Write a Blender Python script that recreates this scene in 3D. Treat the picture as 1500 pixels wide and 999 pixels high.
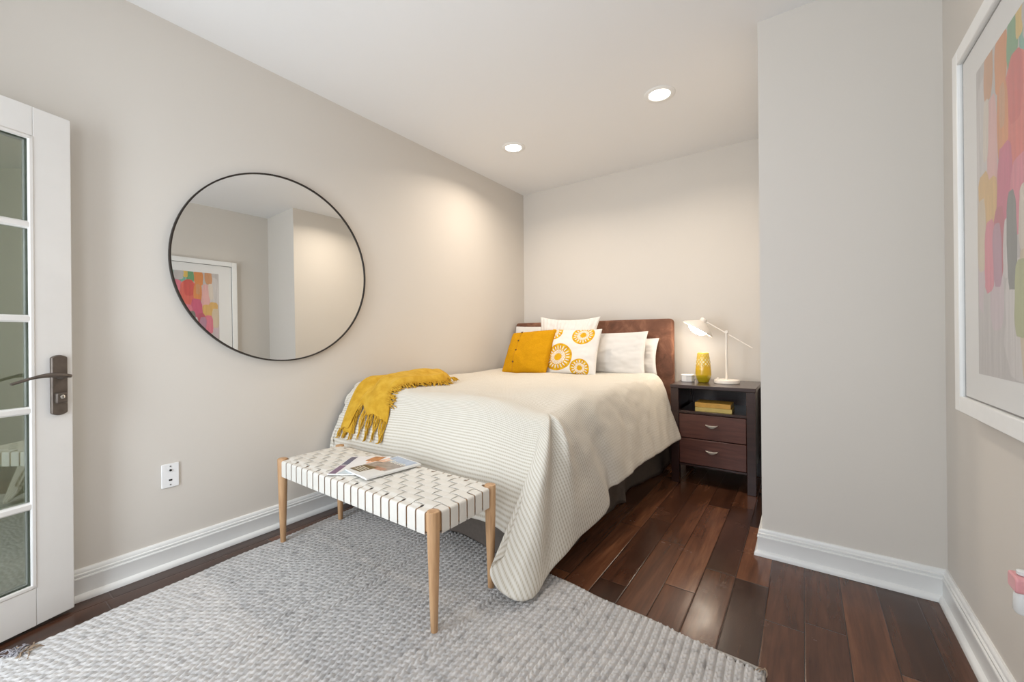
import bpy, bmesh, math, random
from mathutils import Vector, Matrix, noise
random.seed(7)
for o in list(bpy.data.objects): bpy.data.objects.remove(o)
scene = bpy.context.scene
COL = scene.collection

# ------------------------------------------------------------------ camera
EYE = Vector((0, 0, 1.12))
FPX, CY, YAW, PITCH, ROLL = 604.14, 492.16, math.radians(35.243), math.radians(0.027), math.radians(-0.5325)
fwd = Vector((-math.sin(YAW) * math.cos(PITCH), math.cos(YAW) * math.cos(PITCH), math.sin(PITCH)))
rgt = Vector((math.cos(YAW), math.sin(YAW), 0)); upv = rgt.cross(fwd)
r2 = rgt * math.cos(ROLL) + upv * math.sin(ROLL); u2 = upv * math.cos(ROLL) - rgt * math.sin(ROLL)
cd = bpy.data.cameras.new('camera'); cam = bpy.data.objects.new('camera', cd); COL.objects.link(cam)
cam.matrix_world = Matrix(((r2.x, u2.x, -fwd.x, EYE.x), (r2.y, u2.y, -fwd.y, EYE.y), (r2.z, u2.z, -fwd.z, EYE.z), (0, 0, 0, 1)))
cd.sensor_width = 36; cd.sensor_fit = 'HORIZONTAL'; cd.lens = 36 * FPX / 1500
cd.shift_y = -(499.5 - CY) / 1500; cd.clip_start = 0.02
scene.camera = cam

# ------------------------------------------------------------------ world, light, exposure
vs = scene.view_settings
vs.view_transform = 'Standard'; vs.look = 'None'; vs.gamma = 1; vs.use_curve_mapping = False
vs.exposure = 0.14
w = bpy.data.worlds.new('world'); scene.world = w; w.use_nodes = True
w.node_tree.nodes['Background'].inputs[0].default_value = (0.80, 0.90, 1.0, 1)
w.node_tree.nodes['Background'].inputs[1].default_value = 1.2

def area(name, loc, target, sx, sy, power, color, spread=180, shape='RECTANGLE'):
    L = bpy.data.lights.new(name, 'AREA'); L.shape = shape; L.size = sx; L.size_y = sy
    L.energy = power; L.color = color; L.spread = math.radians(spread)
    o = bpy.data.objects.new(name, L); COL.objects.link(o); o.location = loc
    o.rotation_euler = (Vector(target) - Vector(loc)).to_track_quat('-Z', 'Y').to_euler()
    return o
# room sizes (metres)
XL, YB, YX, XX, XR, H = -2.567, 3.878, 2.443, -0.179, 0.483, 2.703
YN = -0.62                                        # wall behind the camera, with the doorway the glazed door belongs to
DOORWAY = (-2.235, -1.44, 2.06)
ADDED_WINDOW = (-1.15, 0.25, 0.75, 2.25)  # unseen opening, added behind the camera to even out the light
DAY = (0.86, 0.93, 1.0)
WARM = (1.0, 0.88, 0.74)
area('daylight_doorway', (-1.85, YN - 0.35, 1.15), (-1.7, 1.5, 1.2), 0.75, 1.9, 40, (0.83, 0.915, 1.0))
area('added_window_fill', (-0.45, YN - 0.35, 1.5), (-0.9, 1.2, 2.7), 1.4, 1.5, 24, DAY)  # added fill lamp, tilted up so the ceiling bounces its light
DOWNLIGHT_W = 9.5
LAMP_W = 1.6

# ------------------------------------------------------------------ small tools
def lin(r, g, b):
    f = lambda c: (c / 255 / 12.92) if c / 255 <= 0.04045 else ((c / 255 + 0.055) / 1.055) ** 2.4
    return (f(r), f(g), f(b), 1)
class N:
    """node material builder"""
    def __init__(s, name):
        s.m = bpy.data.materials.new(name); s.m.use_nodes = True; s.t = s.m.node_tree
        s.b = s.t.nodes['Principled BSDF']; s.out = s.t.nodes['Material Output']
    def nd(s, kind, **kw):
        n = s.t.nodes.new(kind)
        for k, v in kw.items(): setattr(n, k, v)
        return n
    def put(s, sock, v):
        if isinstance(v, bpy.types.NodeSocket): s.t.links.new(v, sock)
        else: sock.default_value = v
    def math(s, op, a, b=None, c=None, clamp=False):
        n = s.nd('ShaderNodeMath', operation=op, use_clamp=clamp)
        s.put(n.inputs[0], a)
        if b is not None: s.put(n.inputs[1], b)
        if c is not None: s.put(n.inputs[2], c)
        return n.outputs[0]
    def mix(s, f, a, b, blend='MIX'):
        n = s.nd('ShaderNodeMix', data_type='RGBA', blend_type=blend)
        s.put(n.inputs[0], f); s.put(n.inputs[6], a); s.put(n.inputs[7], b); return n.outputs[2]
    def obj(s): return s.nd('ShaderNodeTexCoord').outputs['Object']
    def uv(s): return s.nd('ShaderNodeTexCoord').outputs['UV']
    def sep(s, v):
        n = s.nd('ShaderNodeSeparateXYZ'); s.put(n.inputs[0], v); return n.outputs
    def comb(s, x, y, z=0.0):
        n = s.nd('ShaderNodeCombineXYZ')
        for i, q in enumerate((x, y, z)): s.put(n.inputs[i], q)
        return n.outputs[0]
    def scl(s, v, k):
        n = s.nd('ShaderNodeVectorMath', operation='MULTIPLY'); s.put(n.inputs[0], v); n.inputs[1].default_value = k; return n.outputs[0]
    def noise(s, v, scale, detail=3, rough=0.5, dist=0.0):
        n = s.nd('ShaderNodeTexNoise'); s.put(n.inputs['Vector'], v); n.inputs['Scale'].default_value = scale
        n.inputs['Detail'].default_value = detail; n.inputs['Roughness'].default_value = rough
        n.inputs['Distortion'].default_value = dist; return n.outputs[0]
    def ramp(s, f, stops):
        n = s.nd('ShaderNodeValToRGB'); s.put(n.inputs[0], f); e = n.color_ramp.elements
        while len(e) < len(stops): e.new(0.5)
        for q, (p, c) in zip(e, stops): q.position = p; q.color = c
        return n.outputs[0]
    def bump(s, h, strength=0.3, dist=0.002):
        n = s.nd('ShaderNodeBump'); s.put(n.inputs['Height'], h); n.inputs['Strength'].default_value = strength
        n.inputs['Distance'].default_value = dist; s.t.links.new(n.outputs[0], s.b.inputs['Normal'])
    def set(s, color=None, rough=None, metal=None, **kw):
        if color is not None: s.put(s.b.inputs['Base Color'], color)
        if rough is not None: s.put(s.b.inputs['Roughness'], rough)
        if metal is not None: s.put(s.b.inputs['Metallic'], metal)
        for k, v in kw.items(): s.put(s.b.inputs[k.replace('_', ' ')], v)
        return s.m
def plain(name, c, rough=0.5, metal=0.0, var=0.06, scale=25, bump=0.0, bscale=200, bdist=0.001, **kw):
    n = N(name); co = n.obj(); f = n.noise(co, scale)
    d = tuple(max(0, x * (1 - var)) for x in c[:3]) + (1,); l = tuple(min(1, x * (1 + var)) for x in c[:3]) + (1,)
    col = n.ramp(f, [(0.3, d), (0.7, l)])
    if bump: n.bump(n.noise(co, bscale, 2), bump, bdist)
    return n.set(col, rough, metal, **kw)

class MB:
    """collects geometry for one mesh"""
    def __init__(s): s.v = []; s.f = []; s.mi = []; s.uvs = None; s.cur = 0
    def add(s, v, f):
        k = len(s.v); s.v += [tuple(q) for q in v]; s.f += [tuple(i + k for i in q) for q in f]; s.mi += [s.cur] * len(f); return s
    def box(s, x0, x1, y0, y1, z0, z1, M=None):
        v = [Vector((x, y, z)) for z in (z0, z1) for y in (y0, y1) for x in (x0, x1)]
        if M: v = [M @ q for q in v]
        return s.add(v, [(0, 2, 3, 1), (4, 5, 7, 6), (0, 1, 5, 4), (2, 6, 7, 3), (1, 3, 7, 5), (0, 4, 6, 2)])
    def lathe(s, prof, n=32, c=(0, 0, 0), M=None, cap=True):
        v = []; f = []
        for r, z in prof:
            for i in range(n):
                a = 2 * math.pi * i / n; q = Vector((r * math.cos(a), r * math.sin(a), z))
                if M: q = M @ q
                v.append(q + Vector(c))
        for j in range(len(prof) - 1):
            for i in range(n): f.append((j * n + i, j * n + (i + 1) % n, (j + 1) * n + (i + 1) % n, (j + 1) * n + i))
        if cap: f.append(tuple(reversed(range(n)))); f.append(tuple((len(prof) - 1) * n + i for i in range(n)))
        return s.add(v, f)
    def tube(s, pts, rad, n=12, cap=True, flat=1.0):
        pts = [Vector(p) for p in pts]; m = len(pts); v = []; f = []
        if not hasattr(rad, '__len__'): rad = [rad] * m
        t = (pts[1] - pts[0]).normalized(); ref = Vector((0, 0, 1)) if abs(t.z) < 0.9 else Vector((1, 0, 0))
        x = t.cross(ref).normalized()
        for j in range(m):
            t = (pts[min(j + 1, m - 1)] - pts[max(j - 1, 0)]).normalized()
            x = (x - t * x.dot(t)).normalized(); y = t.cross(x)
            for i in range(n):
                a = 2 * math.pi * i / n; v.append(pts[j] + (x * math.cos(a) + y * math.sin(a) * flat) * rad[j])
        for j in range(m - 1):
            for i in range(n): f.append((j * n + i, j * n + (i + 1) % n, (j + 1) * n + (i + 1) % n, (j + 1) * n + i))
        if cap: f.append(tuple(reversed(range(n)))); f.append(tuple((m - 1) * n + i for i in range(n)))
        return s.add(v, f)
    def prism(s, poly, h0, h1, fn):
        """poly (p, q) outline, extruded from h0 to h1; fn(p, q, h) gives the point"""
        n = len(poly); v = [fn(p, q, h0) for p, q in poly] + [fn(p, q, h1) for p, q in poly]
        f = [tuple(reversed(range(n))), tuple(range(n, 2 * n))] + [(i, (i + 1) % n, n + (i + 1) % n, n + i) for i in range(n)]
        return s.add(v, f)
    def grid(s, P, nu, nv, close=False):
        k = []
        for j in range(nv - 1):
            for i in range(nu - 1): k.append((j * nu + i, j * nu + i + 1, (j + 1) * nu + i + 1, (j + 1) * nu + i))
        return s.add(P, k)
    def build(s, name, mat, parent=None, smooth=40, bevel=0, seg=2, sub=0, solid=0, fix=True, kind=None):
        me = bpy.data.meshes.new(name); me.from_pydata(s.v, [], s.f)
        for m in (mat if isinstance(mat, (list, tuple)) else [mat]): me.materials.append(m)
        me.polygons.foreach_set('material_index', s.mi)
        if s.uvs:
            ul = me.uv_layers.new(name='UVMap')
            for l in me.loops: ul.data[l.index].uv = s.uvs[l.vertex_index]
        if fix:
            bm = bmesh.new(); bm.from_mesh(me); bmesh.ops.recalc_face_normals(bm, faces=bm.faces); bm.to_mesh(me); bm.free()
        if smooth:
            me.polygons.foreach_set('use_smooth', [True] * len(me.polygons)); me.set_sharp_from_angle(angle=math.radians(smooth))
        me.update()
        o = bpy.data.objects.new(name, me); COL.objects.link(o)
        if parent: o.parent = parent
        if solid:
            q = o.modifiers.new('solid', 'SOLIDIFY'); q.thickness = solid; q.offset = -1
        if bevel:
            q = o.modifiers.new('bevel', 'BEVEL'); q.width = bevel; q.segments = seg; q.limit_method = 'ANGLE'; q.harden_normals = False
        if sub:
            q = o.modifiers.new('sub', 'SUBSURF'); q.levels = sub; q.render_levels = sub
        if kind: o['kind'] = kind
        return o
def tag(o, label, cat, group=None):
    o['label'] = label; o['category'] = cat
    if group: o['group'] = group
    return o
def thing(name, label, cat, loc=(0, 0, 0), rz=0.0, group=None):
    o = bpy.data.objects.new(name, None); COL.objects.link(o); o.location = loc; o.rotation_euler = (0, 0, rz)
    o.empty_display_size = 0.1
    return tag(o, label, cat, group)
def dup(src, parent=None):
    c = src.copy(); COL.objects.link(c)
    if parent: c.parent = parent
    for ch in [q for q in bpy.data.objects if q.parent == src]: dup(ch, c)
    return c
def rrect(w, h, r, n=5):
    out = []
    for cx, cy, a0 in ((w / 2 - r, h / 2 - r, 0), (-w / 2 + r, h / 2 - r, 90), (-w / 2 + r, -h / 2 + r, 180), (w / 2 - r, -h / 2 + r, 270)):
        for i in range(n + 1):
            a = math.radians(a0 + 90 * i / n); out.append((cx + r * math.cos(a), cy + r * math.sin(a)))
    return out
def text_mesh(body, size, fn, mat, name, parent, depth=0.0004):
    """lettering as a mesh; fn(x, y, h) places a letter point"""
    cu = bpy.data.curves.new('lettering', 'FONT'); cu.body = body; cu.size = size; cu.align_x = 'CENTER'; cu.align_y = 'CENTER'
    cu.extrude = depth / 2; cu.resolution_u = 3
    t = bpy.data.objects.new('lettering', cu); COL.objects.link(t)
    dg = bpy.context.evaluated_depsgraph_get(); me = bpy.data.meshes.new_from_object(t.evaluated_get(dg))
    bpy.data.objects.remove(t); bpy.data.curves.remove(cu)
    for v in me.vertices: v.co = fn(v.co.x, v.co.y, v.co.z + depth / 2)
    me.materials.clear(); me.materials.append(mat); me.name = name
    o = bpy.data.objects.new(name, me); COL.objects.link(o)
    if parent: o.parent = parent
    return o

# ------------------------------------------------------------------ materials of the room
WALLC = lin(217, 210, 201)
def wall_paint(name, c):
    n = N(name); co = n.obj(); n.bump(n.noise(co, 260, 2), 0.05, 0.0006)
    f = n.noise(co, 1.2, 2); return n.set(n.ramp(f, [(0.3, tuple(x * 0.985 for x in c[:3]) + (1,)), (0.7, c)]), 0.55, Specular_IOR_Level=0.3)
m_wall = wall_paint('wall_paint', WALLC)
m_ceil = wall_paint('ceiling_paint', lin(238, 237, 236))
m_trim = plain('trim_paint', lin(238, 237, 234), 0.32, var=0.02, scale=6)
m_door = plain('door_paint', lin(236, 233, 229), 0.35, var=0.02, scale=6)

def floor_material():
    n = N('dark_plank_floor'); co = n.obj(); x, y, z = n.sep(co)
    px = n.math('DIVIDE', n.math('ADD', x, 0.134), 0.1288); row = n.math('FLOOR', px); fx = n.math('FRACT', px)
    def rnd(v, k):
        q = n.nd('ShaderNodeTexWhiteNoise', noise_dimensions='2D'); n.put(q.inputs['Vector'], n.comb(v, k)); return q.outputs['Value']
    ln = n.math('ADD', 0.62, n.math('MULTIPLY', rnd(row, 3.1), 0.55))
    py = n.math('DIVIDE', n.math('ADD', y, n.math('MULTIPLY', rnd(row, 7.7), 3.0)), ln)
    cel = n.math('FLOOR', py); fy = n.math('FRACT', py)
    q = n.nd('ShaderNodeTexWhiteNoise', noise_dimensions='2D'); n.put(q.inputs['Vector'], n.comb(row, cel)); pid = q.outputs['Value']
    # seams
    ex = n.math('MULTIPLY', n.math('MINIMUM', fx, n.math('SUBTRACT', 1.0, fx)), 0.1288)
    ey = n.math('MULTIPLY', n.math('MINIMUM', fy, n.math('SUBTRACT', 1.0, fy)), ln)
    e = n.math('MINIMUM', ex, ey)
    sm = n.nd('ShaderNodeMapRange', interpolation_type='SMOOTHSTEP'); n.put(sm.inputs[0], e); sm.inputs[1].default_value = 0.0; sm.inputs[2].default_value = 0.0045
    seam = n.nd('ShaderNodeMapRange'); n.put(seam.inputs[0], e); seam.inputs[1].default_value = 0.0006; seam.inputs[2].default_value = 0.0017
    off = n.math('MULTIPLY', pid, 37.0)
    gv = n.comb(n.math('ADD', x, off), n.math('MULTIPLY', y, 0.06), off)
    grain = n.noise(gv, 60, 6, 0.65, 0.3); fig = n.noise(n.comb(n.math('ADD', x, off), n.math('MULTIPLY', y, 0.12), off), 13, 4, 0.55, 0.5)
    base = n.ramp(fig, [(0.25, lin(82, 54, 40)), (0.5, lin(114, 78, 58)), (0.78, lin(146, 104, 78))])
    base = n.mix(n.math('MULTIPLY', n.math('SUBTRACT', grain, 0.42, clamp=True), 2.0, clamp=True), base, lin(74, 46, 35), 'MIX')
    tint = n.ramp(pid, [(0.0, lin(128, 118, 116)), (0.35, lin(188, 174, 168)), (0.7, lin(222, 206, 194)), (1.0, lin(255, 236, 214))])
    base = n.mix(1.0, base, tint, 'MULTIPLY')
    base = n.mix(seam.outputs[0], lin(24, 14, 11), base)
    hgt = n.math('ADD', n.math('MULTIPLY', sm.outputs[0], 1.0), n.math('MULTIPLY', n.noise(n.comb(n.math('MULTIPLY', x, 1.0), n.math('MULTIPLY', y, 0.3), off), 14, 3), 0.5))
    n.bump(hgt, 0.55, 0.0022)
    rg = n.ramp(n.noise(co, 5, 4), [(0.3, (0.17,) * 3 + (1,)), (0.75, (0.30,) * 3 + (1,))])
    return n.set(base, rg, Specular_IOR_Level=0.5)
m_floor = floor_material()

# ------------------------------------------------------------------ room shell
T = 0.12
def struct(o): o['kind'] = 'structure'; return o
struct(MB().box(XL - T, XR + T, YN - T, YB + T, -0.08, 0).build('floor', m_floor, smooth=0))
struct(MB().box(XL - T, XR + T, YN - T, YB + T, H, H + 0.1).build('ceiling', m_ceil, smooth=0))
struct(MB().box(XL - T, XL, YN - T, YB + T, 0, H).build('wall_left', m_wall, smooth=0))
struct(MB().box(XL, XX, YB, YB + T, 0, H).build('wall_back', m_wall, smooth=0))
struct(MB().box(XX, XR + T, YX, YB + T, 0, H).build('wall_closet', m_wall, smooth=0))
struct(MB().box(XR, XR + T, YN - T, YX, 0, H).build('wall_right', m_wall, smooth=0))
nw = MB(); a0, a1, dz = DOORWAY; b0, b1, wz0, wz1 = ADDED_WINDOW
nw.box(XL, a0, YN - T, YN, 0, H).box(a0, a1, YN - T, YN, dz, H).box(a1, b0, YN - T, YN, 0, H)
nw.box(b0, b1, YN - T, YN, 0, wz0).box(b0, b1, YN - T, YN, wz1, H).box(b1, XR, YN - T, YN, 0, H)
struct(nw.build('wall_near', m_wall, smooth=0))
cz = MB(); cz.box(a0 - 0.07, a0, YN, YN + 0.018, 0, dz + 0.07).box(a1, a1 + 0.07, YN, YN + 0.018, 0, dz + 0.07).box(a0, a1, YN, YN + 0.018, dz, dz + 0.07)
struct(cz.build('trim_1', m_trim, bevel=0.004))
wf = MB(); wf.box(b0 - 0.06, b0, YN, YN + 0.018, wz0 - 0.06, wz1 + 0.06).box(b1, b1 + 0.06, YN, YN + 0.018, wz0 - 0.06, wz1 + 0.06)
wf.box(b0, b1, YN, YN + 0.018, wz1, wz1 + 0.06).box(b0, b1, YN, YN + 0.03, wz0 - 0.06, wz0)
xm = (b0 + b1) / 2; wf.box(xm - 0.02, xm + 0.02, YN - 0.07, YN - 0.03, wz0, wz1)
struct(wf.build('added_window_1', m_trim, bevel=0.003))  # frame of the unseen opening added for the fill light

# baseboards: one profile swept along the walls with mitred corners
PROF = [(0, 0), (0.034, 0), (0.034, 0.009), (0.031, 0.018), (0.025, 0.025), (0.0195, 0.027), (0.0195, 0.088), (0.0215, 0.092), (0.0205, 0.097),
        (0.0145, 0.0985), (0.0175, 0.103), (0.0175, 0.110), (0.0115, 0.1125), (0.0125, 0.118), (0.011, 0.126), (0.006, 0.131), (0, 0.131)]
LOOP = [(XL, YN), (XL, YB), (XX, YB), (XX, YX), (XR, YX), (XR, YN)]
def miter(i):
    def nrm(p, q):
        d = Vector((q[0] - p[0], q[1] - p[1])).normalized(); return Vector((d.y, -d.x))
    n1 = nrm(LOOP[i - 1], LOOP[i]) if i > 0 else None; n2 = nrm(LOOP[i], LOOP[i + 1]) if i < len(LOOP) - 1 else None
    if n1 is None: return n2
    if n2 is None: return n1
    return n1 + n2
for i, nm in enumerate(['left', 'back', 'alcove', 'closet', 'right']):
    b = MB(); v = []
    for k in (i, i + 1):
        m = miter(k)
        for o_, z_ in PROF: v.append((LOOP[k][0] + m.x * o_, LOOP[k][1] + m.y * o_, z_ + 0.0005))
    q = len(PROF)
    b.add(v, [(j, (j + 1) % q, q + (j + 1) % q, q + j) for j in range(q)] + [tuple(range(q)), tuple(range(q, 2 * q))])
    struct(b.build('baseboard_' + nm, m_trim, smooth=35))

# ---- comforter drape: cloth coordinates (a, b) -> place in the room ----
CX0, CX1, CY0, CY1 = -2.46, -1.04, 1.765, 3.46     # flat top of the bed
LF, LR = 0.66, 0.57                               # overhang at the foot, at the side
def sst(e0, e1, x):
    t = min(1, max(0, (x - e0) / (e1 - e0))); return t * t * (3 - 2 * t)
def gau(x, m, s): return math.exp(-((x - m) / s) ** 2)
def table(T, x):
    """smooth interpolation of rows (x, values...)"""
    if x <= T[0][0]: return T[0][1:]
    for i in range(len(T) - 1):
        if x <= T[i + 1][0]:
            p, q = T[i], T[i + 1]; o = T[max(0, i - 1)]; r = T[min(len(T) - 1, i + 2)]
            t = (x - p[0]) / (q[0] - p[0]); out = []
            for k in range(1, len(p)):
                m0 = (q[k] - o[k]) / (q[0] - o[0]) * (q[0] - p[0]); m1 = (r[k] - p[k]) / (r[0] - p[0]) * (q[0] - p[0])
                out.append((2 * t ** 3 - 3 * t ** 2 + 1) * p[k] + (t ** 3 - 2 * t ** 2 + t) * m0 + (-2 * t ** 3 + 3 * t ** 2) * q[k] + (t ** 3 - t ** 2) * m1)
            return out
    return T[-1][1:]
# hem of the hanging corner, by cloth direction (0 = foot, 90 = side): x, y, z
CORNER = [(0, -1.04, 1.495, 0.205), (12, -1.06, 1.40, 0.178), (22, -1.082, 1.350, 0.135), (32, -1.03, 1.350, 0.07), (40, -0.947, 1.380, 0.036), (46, -0.913, 1.445, 0.036),
          (53, -0.912, 1.535, 0.06), (60, -0.904, 1.620, 0.09), (67, -0.894, 1.737, 0.12), (74, -0.888, 1.833, 0.14), (82, -0.868, 1.948, 0.155), (90, -0.848, 2.050, 0.18)]
# hem of the side, by place along the bed: x, shift along the bed, z
SIDE = [(1.765, -0.848, 0.285, 0.18), (1.84, -0.846, 0.255, 0.215), (1.93, -0.868, 0.205, 0.275), (2.08, -0.835, 0.11, 0.300), (2.3, -0.815, 0.02, 0.310), (2.7, -0.815, -0.02, 0.318), (3.1, -0.785, -0.10, 0.325), (3.46, -0.745, -0.205, 0.335)]
def bez(o1, E, t, bend=0.45, bendy=None):
    """hang line from the bed edge (0,0,0): leaves along o1, ends at E (offset)"""
    u = 1 - t; P1 = o1; P2 = (E[0] * bend + o1[0] * 0.35, E[1] * (bendy or bend) + o1[1] * 0.35, E[2] * 0.30)
    return tuple(3 * u * u * t * P1[k] + 3 * u * t * t * P2[k] + t ** 3 * E[k] for k in range(3))
def drape(a, b):
    du = max(0.0, a - CX1); dv = max(0.0, CY0 - b); dl = max(0.0, CX0 - a)
    qx = min(CX1, max(CX0, a)); qy = max(CY0, b)
    zt = 0.786 + 0.008 * math.sin(a * 5.1 + 1) * math.sin(b * 3.7) + 0.004 * math.sin(a * 11 + b * 7)
    zt += 0.014 * sst(-2.1, -2.45, a) + 0.012 * sst(-1.5, -1.1, a) + 0.006 * sst(2.4, 1.9, b)
    zt -= 0.065 * math.exp(-((qx - CX1) ** 2 + (qy - CY0) ** 2) / 0.05)
    if du == 0 and dv == 0:
        if dl > 0:
            s = dl / 0.2; return qx - 0.06 * math.sin(min(1, s * 2) * math.pi / 2), qy, zt - 0.10 * s * s
        return a, b, zt
    if du == 0:
        t = dv / LF; R = 0.210 + 0.09 * sst(-1.9, -2.5, a) + 0.06 * sst(-1.32, -1.04, a) ** 1.5; y3 = CY0 - R + 0.010 * math.sin(a * 6 + 0.5) * sst(-1.2, -1.5, a)
        z3 = 0.215 + 0.03 * sst(-1.9, -2.5, a)
        o = bez((0, -0.13, 0), (0, y3 - CY0, z3 - zt), t, 0.45 - 0.33 * sst(-1.35, -1.04, a))
        k = min(1, dl / 0.12); x = qx - 0.055 * math.sin(k * math.pi / 2)
        return x, qy + o[1], zt + o[2]
    if dv == 0:
        t = du / LR; x3, dy, z3 = table(SIDE, b)
        o = bez((0.13, 0, 0), (x3 - CX1, dy + 0.006 * math.sin(b * 9), z3 - zt), t, 0.45, 0.45 + 0.45 * sst(2.4, 3.2, b))
        return qx + o[0] + 0.008 * math.sin(b * 7) * t * sst(1.8, 2.2, b), qy + o[1], zt + o[2]
    s, v = du / LR, dv / LF
    t = (s ** 5 + v ** 5) ** 0.2
    th = math.degrees(math.atan2(s, v)); x3, y3, z3 = table(CORNER, th); r = math.radians(th)
    k = 0.13
    o = bez((k * math.sin(r) ** 0.8, -k * math.cos(r) ** 0.8, 0), (x3 - CX1, y3 - CY0, z3 - zt), t, 0.45 - 0.33 * sst(50, 14, th))
    f = math.sin(math.pi * min(1, t)) * sst(0, 15, th) * sst(90, 78, th)
    w = f * (-0.034 * gau(th, 58, 9) + 0.03 * gau(th, 70, 7) + 0.012 * gau(th, 44, 9)) + 0.6 * t * sst(0, 15, th) * sst(90, 78, th) * (-0.02 * gau(th, 56, 5))
    d = math.hypot(x3 - CX1, y3 - CY0)
    return qx + o[0] + w * math.sin(r), qy + o[1] - w * math.cos(r), max(0.034, zt + o[2])
def cloth_pt(u, v):
    """u 0..1 across (wall to side hem), v 0..1 along (foot hem to head), with a rounded foot corner"""
    a = CX0 - 0.20 + u * (CX1 + LR - CX0 + 0.20); b = CY0 - LF + v * (CY1 - CY0 + LF)
    if a > CX1 and b < CY0:
        s, t = (a - CX1) / LR, (CY0 - b) / LF
        m = max(s, t); n = (s ** 5 + t ** 5) ** 0.2
        if n > 0: s, t = s * m / n, t * m / n
        a, b = CX1 + s * LR, CY0 - t * LF
    return a, b

# ------------------------------------------------------------------ rug
def rug_material():
    n = N('braided_wool'); co = n.obj()
    f1 = n.noise(n.scl(co, (37, 24, 5)), 1.0, 2, 0.5); f2 = n.noise(co, 420, 2); f3 = n.noise(co, 2.2, 3)
    c = n.ramp(f1, [(0.25, lin(160, 157, 156)), (0.40, lin(198, 195, 193)), (0.6, lin(212, 208, 205)), (0.78, lin(224, 220, 216))])
    c = n.mix(n.math('MULTIPLY', f2, 0.3), c, lin(150, 147, 146)); c = n.mix(n.math('MULTIPLY', f3, 0.25), c, lin(178, 172, 166))
    n.bump(f2, 0.5, 0.0012)
    return n.set(c, 0.95, Specular_IOR_Level=0.1)
m_rug = rug_material()
RFL, RFR, RNL, RNR = Vector((-2.425, 1.80)), Vector((-0.108, 1.578)), Vector((-2.305, 0.135)), Vector((-0.19, -0.10))
def build_rug():
    rug = thing('area_rug', 'large grey braided wool rug on the dark wood floor', 'rug', (-1.27, 0.85, 0))
    rows, st = 84, 66; nu, nv = rows * 8 + 1, st * 8 + 1
    b = MB(); P = []; rr = [random.uniform(-0.5, 0.5) for _ in range(rows + 1)]; off = Vector((-1.27, 0.85))
    for j in range(nv):
        v = j / (nv - 1)
        for i in range(nu):
            u = i / (nu - 1); r = min(rows - 1, int(u * rows)); fu = u * rows - r
            wob = 0.006 * math.sin(v * 9 + 1) + 0.004 * math.sin(v * 23)
            p = RNL.lerp(RNR, u).lerp(RFL.lerp(RFR, u), v); p = p + Vector((wob, 0.004 * math.sin(u * 31) + 0.003 * math.sin(u * 83)))
            s = abs(fu - 0.5) * 2
            ridge = math.sqrt(max(0, 1 - s ** 2.0))
            half = -1 if fu < 0.5 else 1
            ph = v * st * (1 + 0.0) + rr[r] + 0.12 * math.sin(v * 61 + r * 2.1) + half * 0.22 + 0.55 * (1 - s)
            f = ph - math.floor(ph)
            loop = math.sqrt(max(0.0, 1 - (2 * f - 1) ** 2))
            mid = 1 - 0.22 * math.exp(-((fu - 0.5) / 0.1) ** 2)
            z = 0.003 + 0.0165 * ridge * (0.34 + 0.66 * loop) * mid
            if i in (0, nu - 1) or j in (0, nv - 1): z = 0.0005
            q = p - off; P.append((q.x, q.y, z + 0.0005 + 0.0012 * noise.noise(Vector((p.x * 30, p.y * 30, 0)))* (z > 0.001)))
    b.grid(P, nu, nv); b.build('pile', m_rug, rug, smooth=180, fix=False)
    # bound side edges
    m_bind = plain('rug_binding', lin(168, 162, 156), 0.9, var=0.15, scale=90, bump=0.5, bscale=300)
    for A, B in ((RNL, RFL), (RNR, RFR), (RFL, RFR)):
        pts = []
        for k in range(61):
            t = k / 60; q = A.lerp(B, t) - off
            wob = 0.006 * math.sin(t * 9 + 1) + 0.004 * math.sin(t * 23)
            if A is RFL: wob = 0.0
            pts.append((q.x + wob, q.y + (0.005 * math.sin(t * 40) if A is RFL else 0), 0.0065))
        MB().tube(pts, 0.0062, 8).build('edge_binding', m_bind, rug, smooth=180)
    # loose frayed yarn at the corner by the door and at the far corner
    m_y = plain('frayed_yarn', lin(150, 146, 150), 0.9, var=0.35, scale=60)
    m_yb = plain('frayed_jute', lin(150, 130, 110), 0.9, var=0.3, scale=60)
    def fray(c, nrun, spread, col, dirn):
        fb = MB()
        for k in range(nrun):
            a = dirn + random.uniform(-spread, spread); L = random.uniform(0.025, 0.055); x, y = c[0] - off.x + random.uniform(-.012, .012), c[1] - off.y + random.uniform(-.012, .012)
            kk = random.uniform(-1.5, 1.5); pts = []
            for t in range(6):
                s = t / 5; pts.append((x + L * s * math.cos(a + kk * s), y + L * s * math.sin(a + kk * s), 0.008 + 0.02 * math.sin(s * 2.6) * random.uniform(.5, 1)))
            fb.tube(pts, [0.0022] * 5 + [0.001], 5)
        fb.build('frayed_yarn', col, rug, smooth=180)
    fray((-2.285, 0.165), 26, 1.2, m_y, math.radians(120)); fray((-2.27, 0.185), 12, 0.8, m_yb, math.radians(80))
    fray((-0.135, 1.565), 3, 0.4, m_yb, math.radians(10))
build_rug()

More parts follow.
